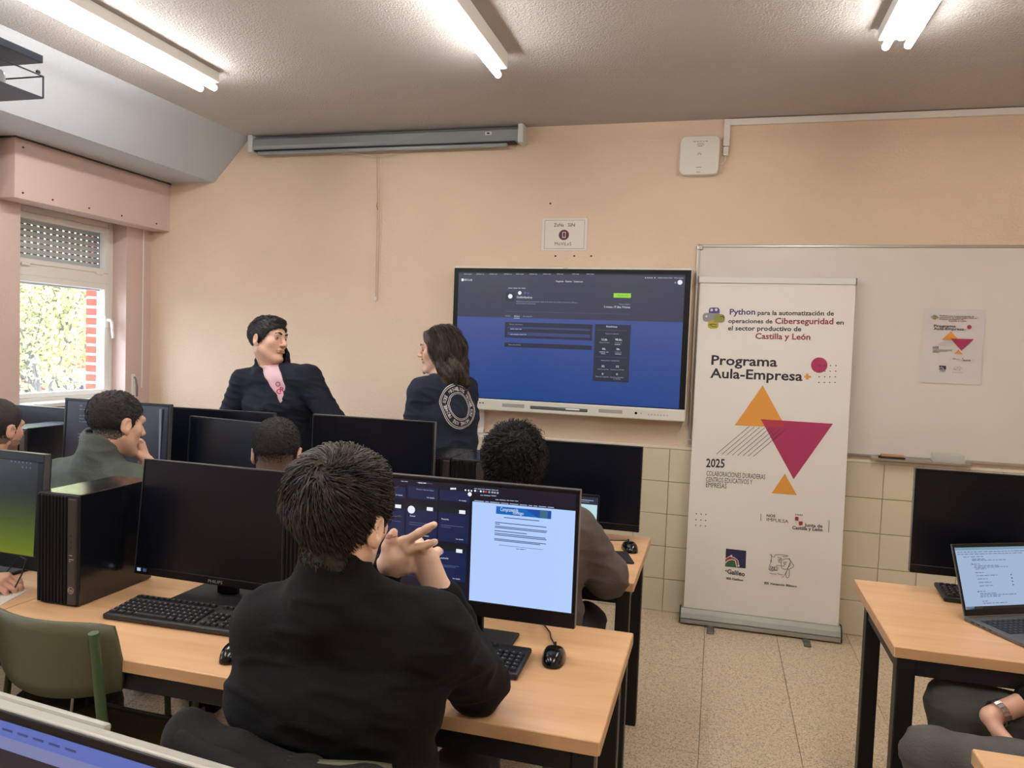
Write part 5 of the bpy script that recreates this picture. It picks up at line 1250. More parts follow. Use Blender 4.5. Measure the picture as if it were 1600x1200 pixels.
laptop('open dark grey laptop with a pale blue web page on the right desk', (.942, 2.752, TT), R(27.5), .335, .230, 109, 'laptop_grey', 'scr_pagesoft', pl)
laptop('open laptop with pale blue page between the man in green and the short haired person', (-2.115, 2.845, TT), R(-2), .318, .215, 105, 'silver_plastic', 'scr_sky',
       [(0, .5, 1, .78, 'scr_teal'), (0, .0, 1, .5, 'scr_teal2'), (.1, .62, .3, .68, 'scr_txt'), (.35, .55, .6, .6, 'scr_txt'), (.2, .4, .5, .44, 'scr_lapline')])
laptop('open laptop with white page in front of the curly haired person', (-.592, 2.935, TT), R(0), .335, .235, 96, 'silver_plastic', 'scr_mint',
       [(0, .86, 1, 1, 'scr_dark'), (.80, .93, .95, .95, 'scr_w2'), (.7, .9, .9, .91, 'scr_w2'), (.55, .78, .68, .8, 'scr_lapline'), (.5, .6, .85, .66, 'scr_sky'), (.5, .7, .7, .71, 'scr_lapline'), (.55, .5, .66, .51, 'scr_lapline')], lid='black_gloss')
obj('smartphone', MB().rbox((-.038, -.078, 0.0005), (.038, .078, .0095), 'black_soft', r=.004), None, loc=(-.332, 2.965, TT), rot=(0, 0, R(17)), label='flat black smartphone lying beside the elbow of the curly haired person', cat='phone')
obj('paper_sheet', MB().rbox((-.15, -.105, .0004), (.15, .105, .0012), 'paper', r=.0003, seg=1), None, loc=(-2.16, 1.72, TT), rot=(0, 0, R(18)), label='white sheet of paper on the desk at the left edge', cat='paper')
obj('earphone_cable', MB().tube([(-2.03, 1.80, TT + .03), (-1.995, 1.79, TT + .075), (-2.02, 1.83, TT + .11), (-2.09, 1.87, TT + .10), (-2.15, 1.86, TT + .03), (-2.19, 1.80, TT + .004)], .0022, 'rubber', 6), None, label='thin black cable held in the hand at the left edge', cat='cable')
obj('power_cable', MB().tube([(1.03, 2.42, .68), (1.035, 2.42, .60), (1.06, 2.44, .5), (1.12, 2.5, .3), (1.2, 2.6, .02), (1.4, 2.7, .008)], .004, 'rubber', 6), None, label='black power cable hanging under the right desk', cat='cable')
# things on the floor under the desk at bottom left
bg_ = thing('backpack', 'dark backpack standing on the floor under the left desk', 'bag', (-2.06, 2.02, 0))
obj('bag_body', MB().rbox((-.16, -.10, 0), (.16, .12, .38), 'black_soft', r=.06, seg=4), bg_)
obj('bag_pocket', MB().rbox((-.12, -.14, .04), (.12, -.09, .22), 'black_soft', r=.03, seg=3), bg_)
for k in range(3):
    obj('floor_cable', MB().tube([(-1.95 + k * .06, 1.95, .5), (-1.93 + k * .05, 1.9, .25), (-1.88 + k * .06, 1.87, .03), (-1.7 + k * .08, 2.1, .008)], .0045, ['white_pvc', 'rubber', 'alu'][k], 6), None,
        label=['white cable hanging below the left desk', 'black cable hanging below the left desk', 'grey cable hanging below the left desk'][k], cat='cable')
# ------------------------------------------------------------------ people: smooth solids turned into one continuous mesh each
def npv(p): return np.array(p, dtype=np.float64)
def sdf_eval(prims, h, pad=.03):
    lo = np.full(3, 1e9); hi = np.full(3, -1e9)
    for p in prims:
        if p[0] == 'c':
            for q, r in ((p[1], p[3]), (p[2], p[4])):
                lo = np.minimum(lo, npv(q) - r); hi = np.maximum(hi, npv(q) + r)
        elif p[0] == 'e':
            m = max(p[2]); lo = np.minimum(lo, npv(p[1]) - m); hi = np.maximum(hi, npv(p[1]) + m)
    lo -= pad; hi += pad
    n = np.ceil((hi - lo) / h).astype(int) + 1
    F = np.full(n, .2, dtype=np.float32)
    def window(a, b):
        i0 = np.clip(np.floor((a - lo) / h).astype(int), 0, n - 1)
        i1 = np.clip(np.ceil((b - lo) / h).astype(int) + 1, 1, n)
        ax = [lo[i] + h * np.arange(i0[i], i1[i]) for i in range(3)]
        return tuple(slice(i0[i], i1[i]) for i in range(3)), ax
    for p in prims:
        t = p[0]
        if t in ('c', '-c'):
            a, b, ra, rb, k = npv(p[1]), npv(p[2]), p[3], p[4], p[5]
            m = max(ra, rb) + k + 3 * h
            w, ax = window(np.minimum(a, b) - m, np.maximum(a, b) + m)
            X, Y, Z = (ax[0][:, None, None], ax[1][None, :, None], ax[2][None, None, :])
            d = b - a
            L2 = max(d @ d, 1e-9)
            tt = np.clip(((X - a[0]) * d[0] + (Y - a[1]) * d[1] + (Z - a[2]) * d[2]) / L2, 0, 1)
            D = np.sqrt((X - a[0] - tt * d[0]) ** 2 + (Y - a[1] - tt * d[1]) ** 2 + (Z - a[2] - tt * d[2]) ** 2) - (ra + (rb - ra) * tt)
        elif t in ('e', '-e'):
            c, r, Rm, k = npv(p[1]), npv(p[2]), p[3], p[4]
            m = r.max() + k + 3 * h
            w, ax = window(c - m, c + m)
            X, Y, Z = (ax[0][:, None, None] - c[0], ax[1][None, :, None] - c[1], ax[2][None, None, :] - c[2])
            if Rm is not None:
                X, Y, Z = (Rm[0][0] * X + Rm[1][0] * Y + Rm[2][0] * Z, Rm[0][1] * X + Rm[1][1] * Y + Rm[2][1] * Z, Rm[0][2] * X + Rm[1][2] * Y + Rm[2][2] * Z)
            k0 = np.sqrt((X / r[0]) ** 2 + (Y / r[1]) ** 2 + (Z / r[2]) ** 2) + 1e-6
            k1 = np.sqrt((X / r[0] ** 2) ** 2 + (Y / r[1] ** 2) ** 2 + (Z / r[2] ** 2) ** 2) + 1e-6
            D = k0 * (k0 - 1) / k1
        elif t == '&':      # keep the side where n.(x-c) <= 0
            c, nn, k = npv(p[1]), npv(p[2]), p[3]
            w = (slice(None),) * 3
            ax = [lo[i] + h * np.arange(n[i]) for i in range(3)]
            D = -((ax[0][:, None, None] - c[0]) * nn[0] + (ax[1][None, :, None] - c[1]) * nn[1] + (ax[2][None, None, :] - c[2]) * nn[2])
            t = '-'
        D = D.astype(np.float32)
        A = F[w]
        if t[0] == '-':
            D = -D
            hh = np.clip(.5 - .5 * (A - D) / k, 0, 1)     # smooth max(A, D)
            F[w] = A * (1 - hh) + D * hh + k * hh * (1 - hh)
        else:
            hh = np.clip(.5 + .5 * (A - D) / k, 0, 1)
            F[w] = A * (1 - hh) + D * hh - k * hh * (1 - hh)
    return F, lo
def surface_nets(F, lo, h):
    F[0] = F[-1] = .1; F[:, 0] = F[:, -1] = .1; F[:, :, 0] = F[:, :, -1] = .1
    S = F < 0
    n = F.shape
    cnt = np.zeros((n[0] - 1, n[1] - 1, n[2] - 1), dtype=np.int8)
    cor = [(i, j, k) for i in (0, 1) for j in (0, 1) for k in (0, 1)]
    for i, j, k in cor:
        cnt += S[i:n[0] - 1 + i, j:n[1] - 1 + j, k:n[2] - 1 + k]
    mix = (cnt > 0) & (cnt < 8)
    C = np.argwhere(mix)
    idx = np.full(mix.shape, -1, dtype=np.int32)
    idx[mix] = np.arange(len(C))
    V = np.stack([F[C[:, 0] + i, C[:, 1] + j, C[:, 2] + k] for i, j, k in cor], 1)
    acc = np.zeros((len(C), 3)); num = np.zeros(len(C))
    cr = np.array(cor, float)
    for a in range(8):
        for b in range(a + 1, 8):
            if np.abs(cr[a] - cr[b]).sum() != 1: continue
            m = (V[:, a] < 0) != (V[:, b] < 0)
            t = V[m, a] / (V[m, a] - V[m, b])
            acc[m] += cr[a] + t[:, None] * (cr[b] - cr[a])
            num[m] += 1
    P = lo + h * (C + acc / num[:, None])
    Q = []
    for ax in range(3):
        o1, o2 = [(1, 2), (2, 0), (0, 1)][ax]
        sl0 = [slice(None)] * 3; sl1 = [slice(None)] * 3
        sl0[ax] = slice(0, n[ax] - 1); sl1[ax] = slice(1, n[ax])
        d = S[tuple(sl0)] != S[tuple(sl1)]
        E = np.argwhere(d)
        E = E[(E[:, o1] > 0) & (E[:, o2] > 0) & (E[:, o1] < n[o1] - 1) & (E[:, o2] < n[o2] - 1)]
        ins = S[tuple(E.T)]
        def ci(da, db):
            q = E.copy(); q[:, o1] -= da; q[:, o2] -= db
            return idx[tuple(q.T)]
        q = np.stack([ci(1, 1), ci(0, 1), ci(0, 0), ci(1, 0)], 1)
        q[~ins] = q[~ins][:, ::-1]
        Q.append(q)
    Q = np.concatenate(Q)
    return P, Q
def grid_normals(P, Q):
    N = np.zeros_like(P)
    a = P[Q[:, 2]] - P[Q[:, 0]]; b = P[Q[:, 3]] - P[Q[:, 1]]
    fn = np.cross(a, b)
    for k in range(4): np.add.at(N, Q[:, k], fn)
    return N / (np.linalg.norm(N, axis=1)[:, None] + 1e-12)
_KS = RNG.normal(0, 1, (24, 3)); _PH = RNG.uniform(0, 6.28, 24)
def wav(P, f, n0=0, n=8):
    s = np.zeros(len(P))
    for i in range(n0, n0 + n): s += np.sin(P @ (_KS[i % 24] * f) + _PH[i % 24])
    return s / n ** .5
def np_mesh(name, P, Q, mats, mi=None):
    me = bpy.data.meshes.new(name)
    k = Q.shape[1]
    me.vertices.add(len(P)); me.vertices.foreach_set('co', P.astype(np.float32).ravel())
    me.loops.add(Q.size); me.loops.foreach_set('vertex_index', Q.astype(np.int32).ravel())
    me.polygons.add(len(Q))
    me.polygons.foreach_set('loop_start', np.arange(0, Q.size, k, dtype=np.int32))
    try: me.polygons.foreach_set('loop_total', np.full(len(Q), k, dtype=np.int32))
    except Exception: pass
    for m in mats: me.materials.append(M[m])
    me.update(calc_edges=True)
    if mi is not None: me.polygons.foreach_set('material_index', mi.astype(np.int32))
    me.polygons.foreach_set('use_smooth', np.ones(len(Q), dtype=bool))
    me.validate()
    return me
def solid(prims, h, amp=0.0, freq=40., folds=0):
    F, lo = sdf_eval(prims, h)
    P, Q = surface_nets(F, lo, h)
    if amp:
        N = grid_normals(P, Q)
        if folds:
            W = wav(P * np.array([1, 1, 1.9]), freq * .55, 3, 6)
            P = P + N * (folds * (np.exp(-(W * 2.2) ** 2) - .3))[:, None]
        P = P + N * (amp * wav(P * np.array([1, 1, 1.0]), freq))[:, None]
    return P, Q

def head_frame(pos, yaw_deg, pitch_deg=0, roll_deg=0):
    y = R(yaw_deg)
    f = Vector((math.cos(y), math.sin(y), 0))
    r = Vector((math.sin(y), -math.cos(y), 0))
    u = Vector((0, 0, 1))
    Mx = Matrix((r, f, u)).transposed()
    Mx = Mx @ Matrix.Rotation(R(pitch_deg), 3, 'X') @ Matrix.Rotation(R(roll_deg), 3, 'Y')
    return Mx.to_4x4(), Vector(pos)
class HF:
    def __init__(s, pos, yaw, pitch=0, roll=0, sc=1.0):
        s.M, s.p = head_frame(pos, yaw, pitch, roll)
        s.sc = sc
        s.R3 = np.array([[s.M[i][j] for j in range(3)] for i in range(3)])
    def __call__(s, x, y, z): return s.p + s.M.to_3x3() @ (Vector((x, y, z)) * s.sc)
    def d(s, x, y, z): return tuple(s.M.to_3x3() @ Vector((x, y, z)))
    def E(s, c, r, k=.01, neg=False, rot=None):
        Rm = s.R3
        if rot is not None: Rm = s.R3 @ rot
        return ('-e' if neg else 'e', tuple(s(*c)), tuple(v * s.sc for v in r), Rm, k)
    def C(s, a, b, ra, rb, k=.01, neg=False):
        return ('-c' if neg else 'c', tuple(s(*a)), tuple(s(*b)), ra * s.sc, rb * s.sc, k)
    def loc(s, P): return (P - npv(s.p)) @ s.R3 / s.sc

def head_prims(H, ears=True):
    q = [H.E((0, -.012, .033), (.076, .097, .083), .01), H.E((0, .030, -.028), (.061, .060, .084), .02),
         H.C((0, .025, -.06), (0, .060, -.094), .046, .023, .02)]
    for s in (-1, 1):
        q += [H.C((s * .054, -.002, -.05), (s * .016, .066, -.1), .016, .016, .02), H.E((s * .043, .056, -.018), (.02, .02, .02), .02)]
    q += [H.C((-.032, .081, .024), (.032, .081, .024), .0125, .0125, .014), H.E((0, .078, -.102), (.02, .018, .015), .015),
          H.C((0, .088, .014), (0, .110, -.027), .008, .0115, .009)]
    for s in (-1, 1):
        q += [H.E((s * .011, .099, -.031), (.0085, .010, .0075), .006), H.E((s * .032, .102, .003), (.015, .014, .010), .008, True)]
    q += [H.C((-.020, .089, -.0645), (.020, .089, -.0645), .0048, .0048, .008), H.C((-.018, .0905, -.0545), (.018, .0905, -.0545), .0038, .0038, .008),
          H.C((-.022, .102, -.0595), (.022, .102, -.0595), .003, .003, .004, True)]
    if ears:
        for s in (-1, 1):
            rot = np.array(Matrix.Rotation(R(s * -22), 3, 'Z') @ Matrix.Rotation(R(-10), 3, 'X'))
            q += [H.E((s * .081, -.012, -.008), (.009, .019, .030), .006, rot=rot), H.E((s * .090, -.006, -.004), (.007, .011, .019), .004, True, rot=rot),
                  H.E((s * .078, -.004, -.034), (.007, .009, .010), .006)]
    return q
def up_(p, z): return (p[0], p[1], p[2] + z)
def lerp(a, b, t): return tuple(npv(a) * (1 - t) + npv(b) * t)
def torso_prims(S, g=0.0, k=.045, low=True):
    pel, ch, shL, shR = npv(S['pelvis']), npv(S['chest']), npv(S['sh'][0]), npv(S['sh'][1])
    r = (shR - shL); r /= np.linalg.norm(r)
    rp = npv(S.get('hipdir', r))
    f = S.get('fat', 1.0)
    mid = (pel + ch) / 2
    q = []
    q.append(('c', tuple(pel - rp * .08 * f), tuple(pel + rp * .08 * f), .108 * f + g, .108 * f + g, k))
    q.append(('c', tuple(mid - r * .085 * f), tuple(mid + r * .085 * f), .098 * f + g, .098 * f + g, k))
    q.append(('c', tuple(ch - r * .102 * f), tuple(ch + r * .102 * f), .098 * f + g, .098 * f + g, k))
    for s in (-1, 1):
        q.append(('c', tuple(pel + rp * s * .065), tuple(mid + r * s * .07), .104 * f + g, .096 * f + g, k))
        q.append(('c', tuple(mid + r * s * .07), tuple(ch + r * s * .085), .096 * f + g, .098 * f + g, k))
    q.append(('c', tuple(shL + r * .03), tuple(shR - r * .03), .060 + g, .060 + g, k))
    q.append(('c', tuple(ch), tuple((shL + shR) / 2), .12 * f + g, .085 + g, k))
    nb = npv(S['neck'])
    for e in (shL, shR):
        q.append(('c', tuple(nb - npv((0, 0, .035))), tuple(e), .050 + g, .052 + g, k))
    return q
def arm_prims(S, g=0.0, k=.03, sides=(0, 1), cut=0.0):
    q = []
    a = S.get('arm', 1.0)
    for s in sides:
        sh, el, wr = S['sh'][s], S['el'][s], S['wr'][s]
        we = lerp(wr, el, cut)
        q += [('c', sh, el, .058 * a + g, .046 * a + g, k), ('c', el, we, .046 * a + g, (.030 + .012 * cut) * a + g, k)]
    return q
def hand_auto(wr, D, N, curl=35, sc=1.0, right=True, spread=1.0, thumb=None):
    """relaxed hand: D wrist->knuckles, N back-of-hand normal"""
    D = Vector(D).normalized(); N = Vector(N); N = (N - D * N.dot(D)).normalized()
    S = D.cross(N) * (-1 if right else 1)          # thumb side
    w = Vector(wr); q = []
    Ls = ((.090, (.042, .026, .021)), (.094, (.046, .029, .022)), (.089, (.043, .027, .021)), (.080, (.034, .021, .018)))
    for i, (m, ph) in enumerate(Ls):
        off = (.030 - i * .0195) * spread
        kn = w + (D * m + S * off) * sc
        q.append(('c', tuple(w + S * off * .55 * sc), tuple(kn), .0155 * sc, .0125 * sc, .012))
        p = kn; a = 0
        for j, l in enumerate(ph):
            a += R(curl * (.9 if j == 0 else 1.15))
            d = D * math.cos(a) - N * math.sin(a)
            p2 = p + d * l * sc
            q.append(('c', tuple(p), tuple(p2), (.0098 - j * .0010) * sc, (.0090 - j * .0010) * sc, .004))
            p = p2
    b = w + (D * .022 + S * .022) * sc
    td = (D * .62 + S * .70 - N * .35).normalized() if thumb is None else Vector(thumb).normalized()
    b2 = b + td * .045 * sc; b3 = b2 + (td + D * .5).normalized() * .032 * sc; b4 = b3 + (td + D * .7 - N * .3).normalized() * .024 * sc
    q += [('c', tuple(b), tuple(b2), .017 * sc, .013 * sc, .012), ('c', tuple(b2), tuple(b3), .0115 * sc, .0105 * sc, .005), ('c', tuple(b3), tuple(b4), .0105 * sc, .008 * sc, .004)]
    return q
def leg_prims(S, g=0.0, k=.04):
    q = []
    for s in (0, 1):
        hp, kn, an = S['hip'][s], S['knee'][s], S['ankle'][s]
        q += [('c', hp, kn, .086 + g, .060 + g, k), ('c', kn, lerp(kn, an, .45), .058 + g, .055 + g, k), ('c', lerp(kn, an, .45), an, .055 + g, .048 + g, k)]
    r = npv(S['hip'][1]) - npv(S['hip'][0])
    q.append(('c', S['hip'][0], S['hip'][1], .105 + g, .105 + g, k))
    return q
def strands(name, root, P, N, H, mats, count, flow, length, lift, rad, seed, segs=5, curl=None, jitter=.35, squash=None):
    """tapered locks laid over the hair volume"""
    rg = np.random.default_rng(seed)
    L = H.loc(P)
    pick = rg.integers(0, len(P), count)
    p = P[pick].copy(); nrm = N[pick].copy()
    lens = length * rg.uniform(.6, 1.25, count)
    pts = [p - nrm * .003]
    d = None
    c0 = H.R3
    ctr = npv(H(0, -.012, .02))
    for s in range(segs):
        lo_ = H.loc(p)
        f = flow(lo_) @ c0.T
        f = f + jitter * rg.normal(0, 1, f.shape) * (1 if s == 0 else .25)
        f -= nrm * np.sum(f * nrm, 1)[:, None]
        f /= np.linalg.norm(f, axis=1)[:, None] + 1e-9
        d = f if d is None else (.6 * d + .4 * f)
        d /= np.linalg.norm(d, axis=1)[:, None]
        t = (s + 1) / segs
        p = p + d * (lens / segs)[:, None] + nrm * (lift * (1.2 - 1.5 * t) * 2 / segs) * rg.uniform(.3, 1.6, count)[:, None]
        q = p.copy()
        if curl:
            b = np.cross(nrm, d)
            a = t * curl[1] * 6.28 + rg.uniform(0, 6.28, count) * (1 if s == 0 else 0) + pick * .37
            q = p + (b * np.cos(a)[:, None] + nrm * np.sin(a)[:, None]) * curl[0]
        nn = p - ctr
        nn /= np.linalg.norm(nn, axis=1)[:, None]
        nrm = .5 * nrm + .5 * nn
        nrm /= np.linalg.norm(nrm, axis=1)[:, None]
        pts.append(q)
    K = len(pts)
    rs = rad * rg.uniform(.6, 1.3, count)
    V = np.zeros((count, K, 3, 3))
    for i in range(K):
        t = i / (K - 1)
        d = pts[min(i + 1, K - 1)] - pts[max(i - 1, 0)]
        d /= np.linalg.norm(d, axis=1)[:, None] + 1e-9
        a = np.cross(d, npv((.31, .52, .79))); a /= np.linalg.norm(a, axis=1)[:, None] + 1e-9
        b = np.cross(d, a)
        r_ = (rs * (1 - t) ** .7 + .00025)[:, None]
        for j in range(3):
            an = 2.094 * j
            V[:, i, j] = pts[i] + (a * math.cos(an) + b * math.sin(an)) * r_
    V = V.reshape(-1, 3)
    base = np.arange(count)[:, None, None] * (K * 3)
    ii = np.arange(K - 1)[None, :, None] * 3
    jj = np.arange(3)[None, None, :]
    Q = np.stack([base + ii + jj, base + ii + (jj + 1) % 3, base + ii + 3 + (jj + 1) % 3, base + ii + 3 + jj], -1).reshape(-1, 4)
    mi = np.repeat(rg.integers(0, len(mats), count), (K - 1) * 3)
    return obj(name, np_mesh(name, V, Q, mats, mi), root, kind='stuff')

def eyes(H, root, look=(0, 0)):
    for s in (-1, 1):
        e = MB().ico(tuple(H(s * .031, .0765, .004)), .0122, 'eye_white', 2)
        c = Vector(H(s * .031, .0765, .004)); d = Vector(H.d(look[0], 1, look[1])).normalized()
        e.ico(tuple(c + d * .0066), .0072, 'eye_iris', 1)
        obj('eye', e, root)
def brows(H, root, m, th=.0045):
    for s in (-1, 1):
        b = MB().tube([H(s * .014, .0955, .0245), H(s * .028, .0945, .031), H(s * .046, .080, .027)], [th, th * 1.05, th * .5], m, 6)
        obj('eyebrow', b, root)
HAIR_N = (0, .707, -.707)
TOPS = {}
def person(S):
    root = thing('person', S['label'], 'person', group=S.get('group'))
    H = HF(*S['head'])
    h = S.get('h', .005)
    sk = head_prims(H)
    nb = S['neck']
    sk += [('c', tuple(H(0, -.022, -.055)), nb, .054, .056, .03), ('c', nb, S['chest'], .055, .07, .04), ('c', S['chest'], S['pelvis'], .07, .07, .04),
           ('c', S['sh'][0], S['sh'][1], .04, .04, .04)]
    sk += [(p[0], p[1], p[2], p[3] - .014, p[4] - (.014 if i % 2 == 0 else .003), .02) for i, p in enumerate(arm_prims(S))]
    for q in S.get('hands', []): sk += q
    P, Q = solid(sk, h)
    mats = [S.get('skin', 'skin'), 'lip', S.get('fade', 'hair_buzz'), 'stubble', 'hair_fade']
    ce = P[Q].mean(1); L = H.loc(ce)
    mi = np.zeros(len(Q), int)
    lipd = np.abs(L[:, 2] + .0595) + np.abs(L[:, 0]) * .25
    mi[(lipd < .0085) & (L[:, 1] > .078) & (np.abs(L[:, 0]) < .026)] = 1
    if S.get('fadehair'):
        d0, d1, f0, f1 = S['fadehair']
        v = L[:, 1] * .707 - L[:, 2] * .707
        near = (np.abs(L[:, 0]) < .0835) & (L[:, 2] > d1) & (L[:, 1] < .03)
        earz = (np.abs(L[:, 0]) > .073) & (L[:, 1] > -.04) & (L[:, 2] < .03)
        sel = near & (v < d0) & ~earz
        tt = np.clip((L[:, 2] + f0) / f1, 0, 1)
        mi[sel] = np.where(RNG.random(sel.sum()) < tt[sel], 2, 4)
    if S.get('beard'):
        b = (L[:, 2] < -.045) & (L[:, 1] > .0) & (L[:, 2] > -.125) & (mi == 0)
        mi[b] = 3
    body = obj('body', np_mesh('body', P, Q, mats, mi), root)
    if S.get('face', False):
        eyes(H, body, S.get('look', (0, 0)))
        brows(H, body, S['hairmat'], S.get('browth', .0045))
    # clothing
    g = S.get('g', .006)
    top = torso_prims(S, g) + arm_prims(S, g, cut=S.get('cut', .0)) + S.get('extra_top', [])
    if S.get('collar'):
        a, b, ra, rb = S['collar']
        top += [('c', a, b, ra, rb, .02), ('-c', lerp(a, b, .62), lerp(a, b, 2.2), rb - .016, rb - .010, .006)]
    top += S.get('cut_top', [])
    P, Q = solid(top, S.get('hc', .007), S.get('wr_amp', .0022), S.get('wr_freq', 42.), S.get('folds', .005))
    topo = obj(S.get('topname', 'sweater'), np_mesh('top', P, Q, [S['top']]), root)
    topPQ = (P, Q)
    leg = leg_prims(S)
    P, Q = solid(leg, .011 if not S.get('legh') else S['legh'], .003, 30., .005)
    obj('trousers', np_mesh('trousers', P, Q, [S.get('legs', 'jeans_dark')]), root)
    for s in (0, 1):
        an = npv(S['ankle'][s]); td = npv(S['toe']); td = td / np.linalg.norm(td)
        z = .035
        a = an.copy(); a[2] = z + .005; b = a + td * .17; b[2] = z
        P, Q = solid([('c', tuple(a - td * .05), tuple(b), .040, .036, .02), ('c', tuple(an), tuple(a), .043, .045, .02), ('&', (0, 0, .002), (0, 0, -1), .004)], .008)
        obj('shoe', np_mesh('shoe', P, Q, ['shoe_dark']), root)
    root['_'] = 0
    del root['_']
    TOPS[root.name] = topo
    return root, H, topPQ
def hair_cap(H, root, m, thick, h=.004, d=.009, amp=.002, freq=90., extra=[], nape=-.085, top=0.0, name='hair'):
    pr = [H.E((0, -.013, .034 + top), (.076 + thick * .8, .097 + thick, .083 + thick), .01)] + extra
    pr.append(('&', tuple(H(0, .6 * .04, -.8 * .04)), H.d(0, .6, -.8), .008))
    pr.append(H.E((0, .120 + d - .03, -.02), (.2, .095, .086), .008, True))
    for s in (-1, 1):
        pr.append(H.E((s * .094, -.012, -.010), (.026, .025, .036), .006, True))
    pr.append(('&', tuple(H(0, 0, nape)), H.d(0, 0, -1), .008))
    P, Q = solid(pr, h, amp, freq)
    o = obj(name, np_mesh('hair', P, Q, [m]), root)
    return P, Q, grid_normals(P, Q)

# --- man in black sweater, seen from behind, hands clasped before his chin
F_hands = []
def chain(pts, rs, k=.004):
    return [('c', a, b, ra, rb, k) for a, b, ra, rb in zip(pts, pts[1:], rs, rs[1:])]
Lw, Rw = (-.675, 1.485, 1.085), (-.543, 1.497, 1.04)
F_hands.append(chain([(-.621, 1.47, 1.157), (-.584, 1.462, 1.183), (-.566, 1.458, 1.195), (-.550, 1.455, 1.2055)], [.0105, .0098, .0088, .0072]))
F_hands.append(chain([(-.652, 1.458, 1.118), (-.650, 1.452, 1.15), (-.643, 1.45, 1.168), (-.637, 1.45, 1.182)], [.018, .0125, .011, .0085], .008))
F_hands.append(chain([(-.611, 1.475, 1.143), (-.580, 1.470, 1.152), (-.552, 1.468, 1.166)], [.0105, .0095, .0072]))
for k_, r_ in (((-.624, 1.470, 1.155), .013), ((-.615, 1.474, 1.143), .014), ((-.616, 1.482, 1.118), .015), ((-.62, 1.485, 1.098), .014)):
    F_hands.append([('c', Lw, k_, .019, r_, .014)])
F_hands.append([('c', (-.655, 1.462, 1.108), (-.640, 1.458, 1.125), .019, .018, .014)])
Rk = [((-.566, 1.488, 1.124), .0135), ((-.580, 1.490, 1.137), .0135), ((-.596, 1.496, 1.138), .013), ((-.608, 1.506, 1.126), .012)]
for k_, r_ in Rk:
    F_hands.append([('c', Rw, k_, .0225, r_ + .002, .014)])
for (k_, r_), dx in zip(Rk, (.012, .004, -.004, -.01)):
    F_hands.append(chain([k_, (k_[0] - .012 + dx, k_[1] + .036, k_[2] + .006), (k_[0] - .036, k_[1] + .044, k_[2] - .018), (k_[0] - .046, k_[1] + .032, k_[2] - .034)], [.0115, .0098, .009, .0078]))
F_hands.append(chain([(-.575, 1.50, 1.07), (-.603, 1.497, 1.10), (-.622, 1.497, 1.125), (-.626, 1.497, 1.15)], [.018, .013, .0108, .008], .008))
SF = dict(label='man in a black sweater seen from behind, hands clasped, facing the lit monitor', head=((-.670, 1.285, 1.243), 84, -3, 3, 1.0), neck=(-.680, 1.262, 1.105),
          chest=(-.68, 1.30, .90), pelvis=(-.69, 1.32, .57), sh=((-.825, 1.295, 1.005), (-.500, 1.335, 1.025)), el=((-.835, 1.575, .845), (-.485, 1.595, .822)), wr=(Lw, Rw),
          hip=((-.79, 1.36, .53), (-.59, 1.36, .53)), knee=((-.80, 1.80, .54), (-.55, 1.80, .54)), ankle=((-.80, 1.86, .09), (-.54, 1.86, .09)), toe=(0, 1, 0),
          top='sweater_black', hands=F_hands, h=.0032, hc=.006, hairmat='hair_brown', collar=((-.682, 1.260, 1.07), (-.678, 1.268, 1.176), .078, .066), cut=.04, fat=1.0, g=.010,
          arm=1.12, extra_top=[('c', (-.675, 1.27, 1.085), (-.80, 1.29, 1.02), .066, .056, .05), ('c', (-.675, 1.27, 1.085), (-.545, 1.31, 1.03), .066, .056, .05)], wr_amp=.0028, wr_freq=36., skin='skin_fair', legs='jeans_dark', topname='sweater')
rF, HFm, _ = person(SF)
P, Q, N = hair_cap(HFm, rF, 'hair_brown', .008, .004, .026, .002, 70., extra=[HFm.E((.0, -.012, .086), (.068, .088, .040), .03), HFm.E((-.03, -.03, .055), (.052, .07, .045), .03), HFm.E((0, -.046, -.062), (.048, .034, .05), .03)], nape=-.10, top=.004)
def flow_crown(l):
    c = npv((.015, -.085, .085))
    v = l - c
    # whorl: outwards plus a turn
    t = np.cross(np.tile(npv((0, -.35, .94)), (len(l), 1)), v)
    o = v / (np.linalg.norm(v, axis=1)[:, None] + 1e-6) + .45 * t / (np.linalg.norm(t, axis=1)[:, None] + 1e-6)
    o[:, 2] -= .25
    return o
kF = HFm.loc(P)[:, 2] > -.03
strands('hair_nape', rF, P[~kF], N[~kF], HFm, ['hair_brown', 'hair_black'], 900, flow_crown, .014, .003, .0013, 4, 3, jitter=.5)
strands('hair_locks', rF, P[kF], N[kF], HFm, ['hair_brown', 'hair_brown', 'hair_brown_lit', 'hair_black'], 5600, flow_crown, .034, .009, .0017, 3, 5, jitter=.45)

# dark jacket over his chair
jp = []
for a, b, r_ in (((-.885, 1.14, .865), (-.82, 1.135, .845), .026), ((-.82, 1.135, .845), (-.66, 1.128, .825), .03), ((-.66, 1.128, .825), (-.53, 1.14, .815), .028), ((-.885, 1.14, .865), (-.925, 1.15, .72), .036),
                 ((-.925, 1.15, .72), (-.93, 1.16, .40), .04), ((-.53, 1.14, .815), (-.50, 1.15, .62), .034), ((-.50, 1.15, .62), (-.49, 1.16, .40), .04)):
    jp.append(('c', a, b, r_, r_, .03))
for k in range(6):
    x_ = -.90 + k * .078
    jp.append(('c', (x_ + .04, 1.122, .825 - k * .004), (x_ + .045, 1.105, .42), .024, .032, .06))
P, Q = solid(jp, .008, .003, 34., .008)
jk = thing('jacket', 'black jacket hung over the back of the chair of the man in the black sweater', 'jacket')
obj('cloth', np_mesh('cloth', P, Q, ['jacket_black']), jk)
P, Q = solid([('c', (-.875, 1.105, .868), (-.72, 1.09, .835), .018, .022, .02), ('c', (-.72, 1.09, .835), (-.56, 1.10, .822), .022, .016, .02)], .007, .004, 40.)
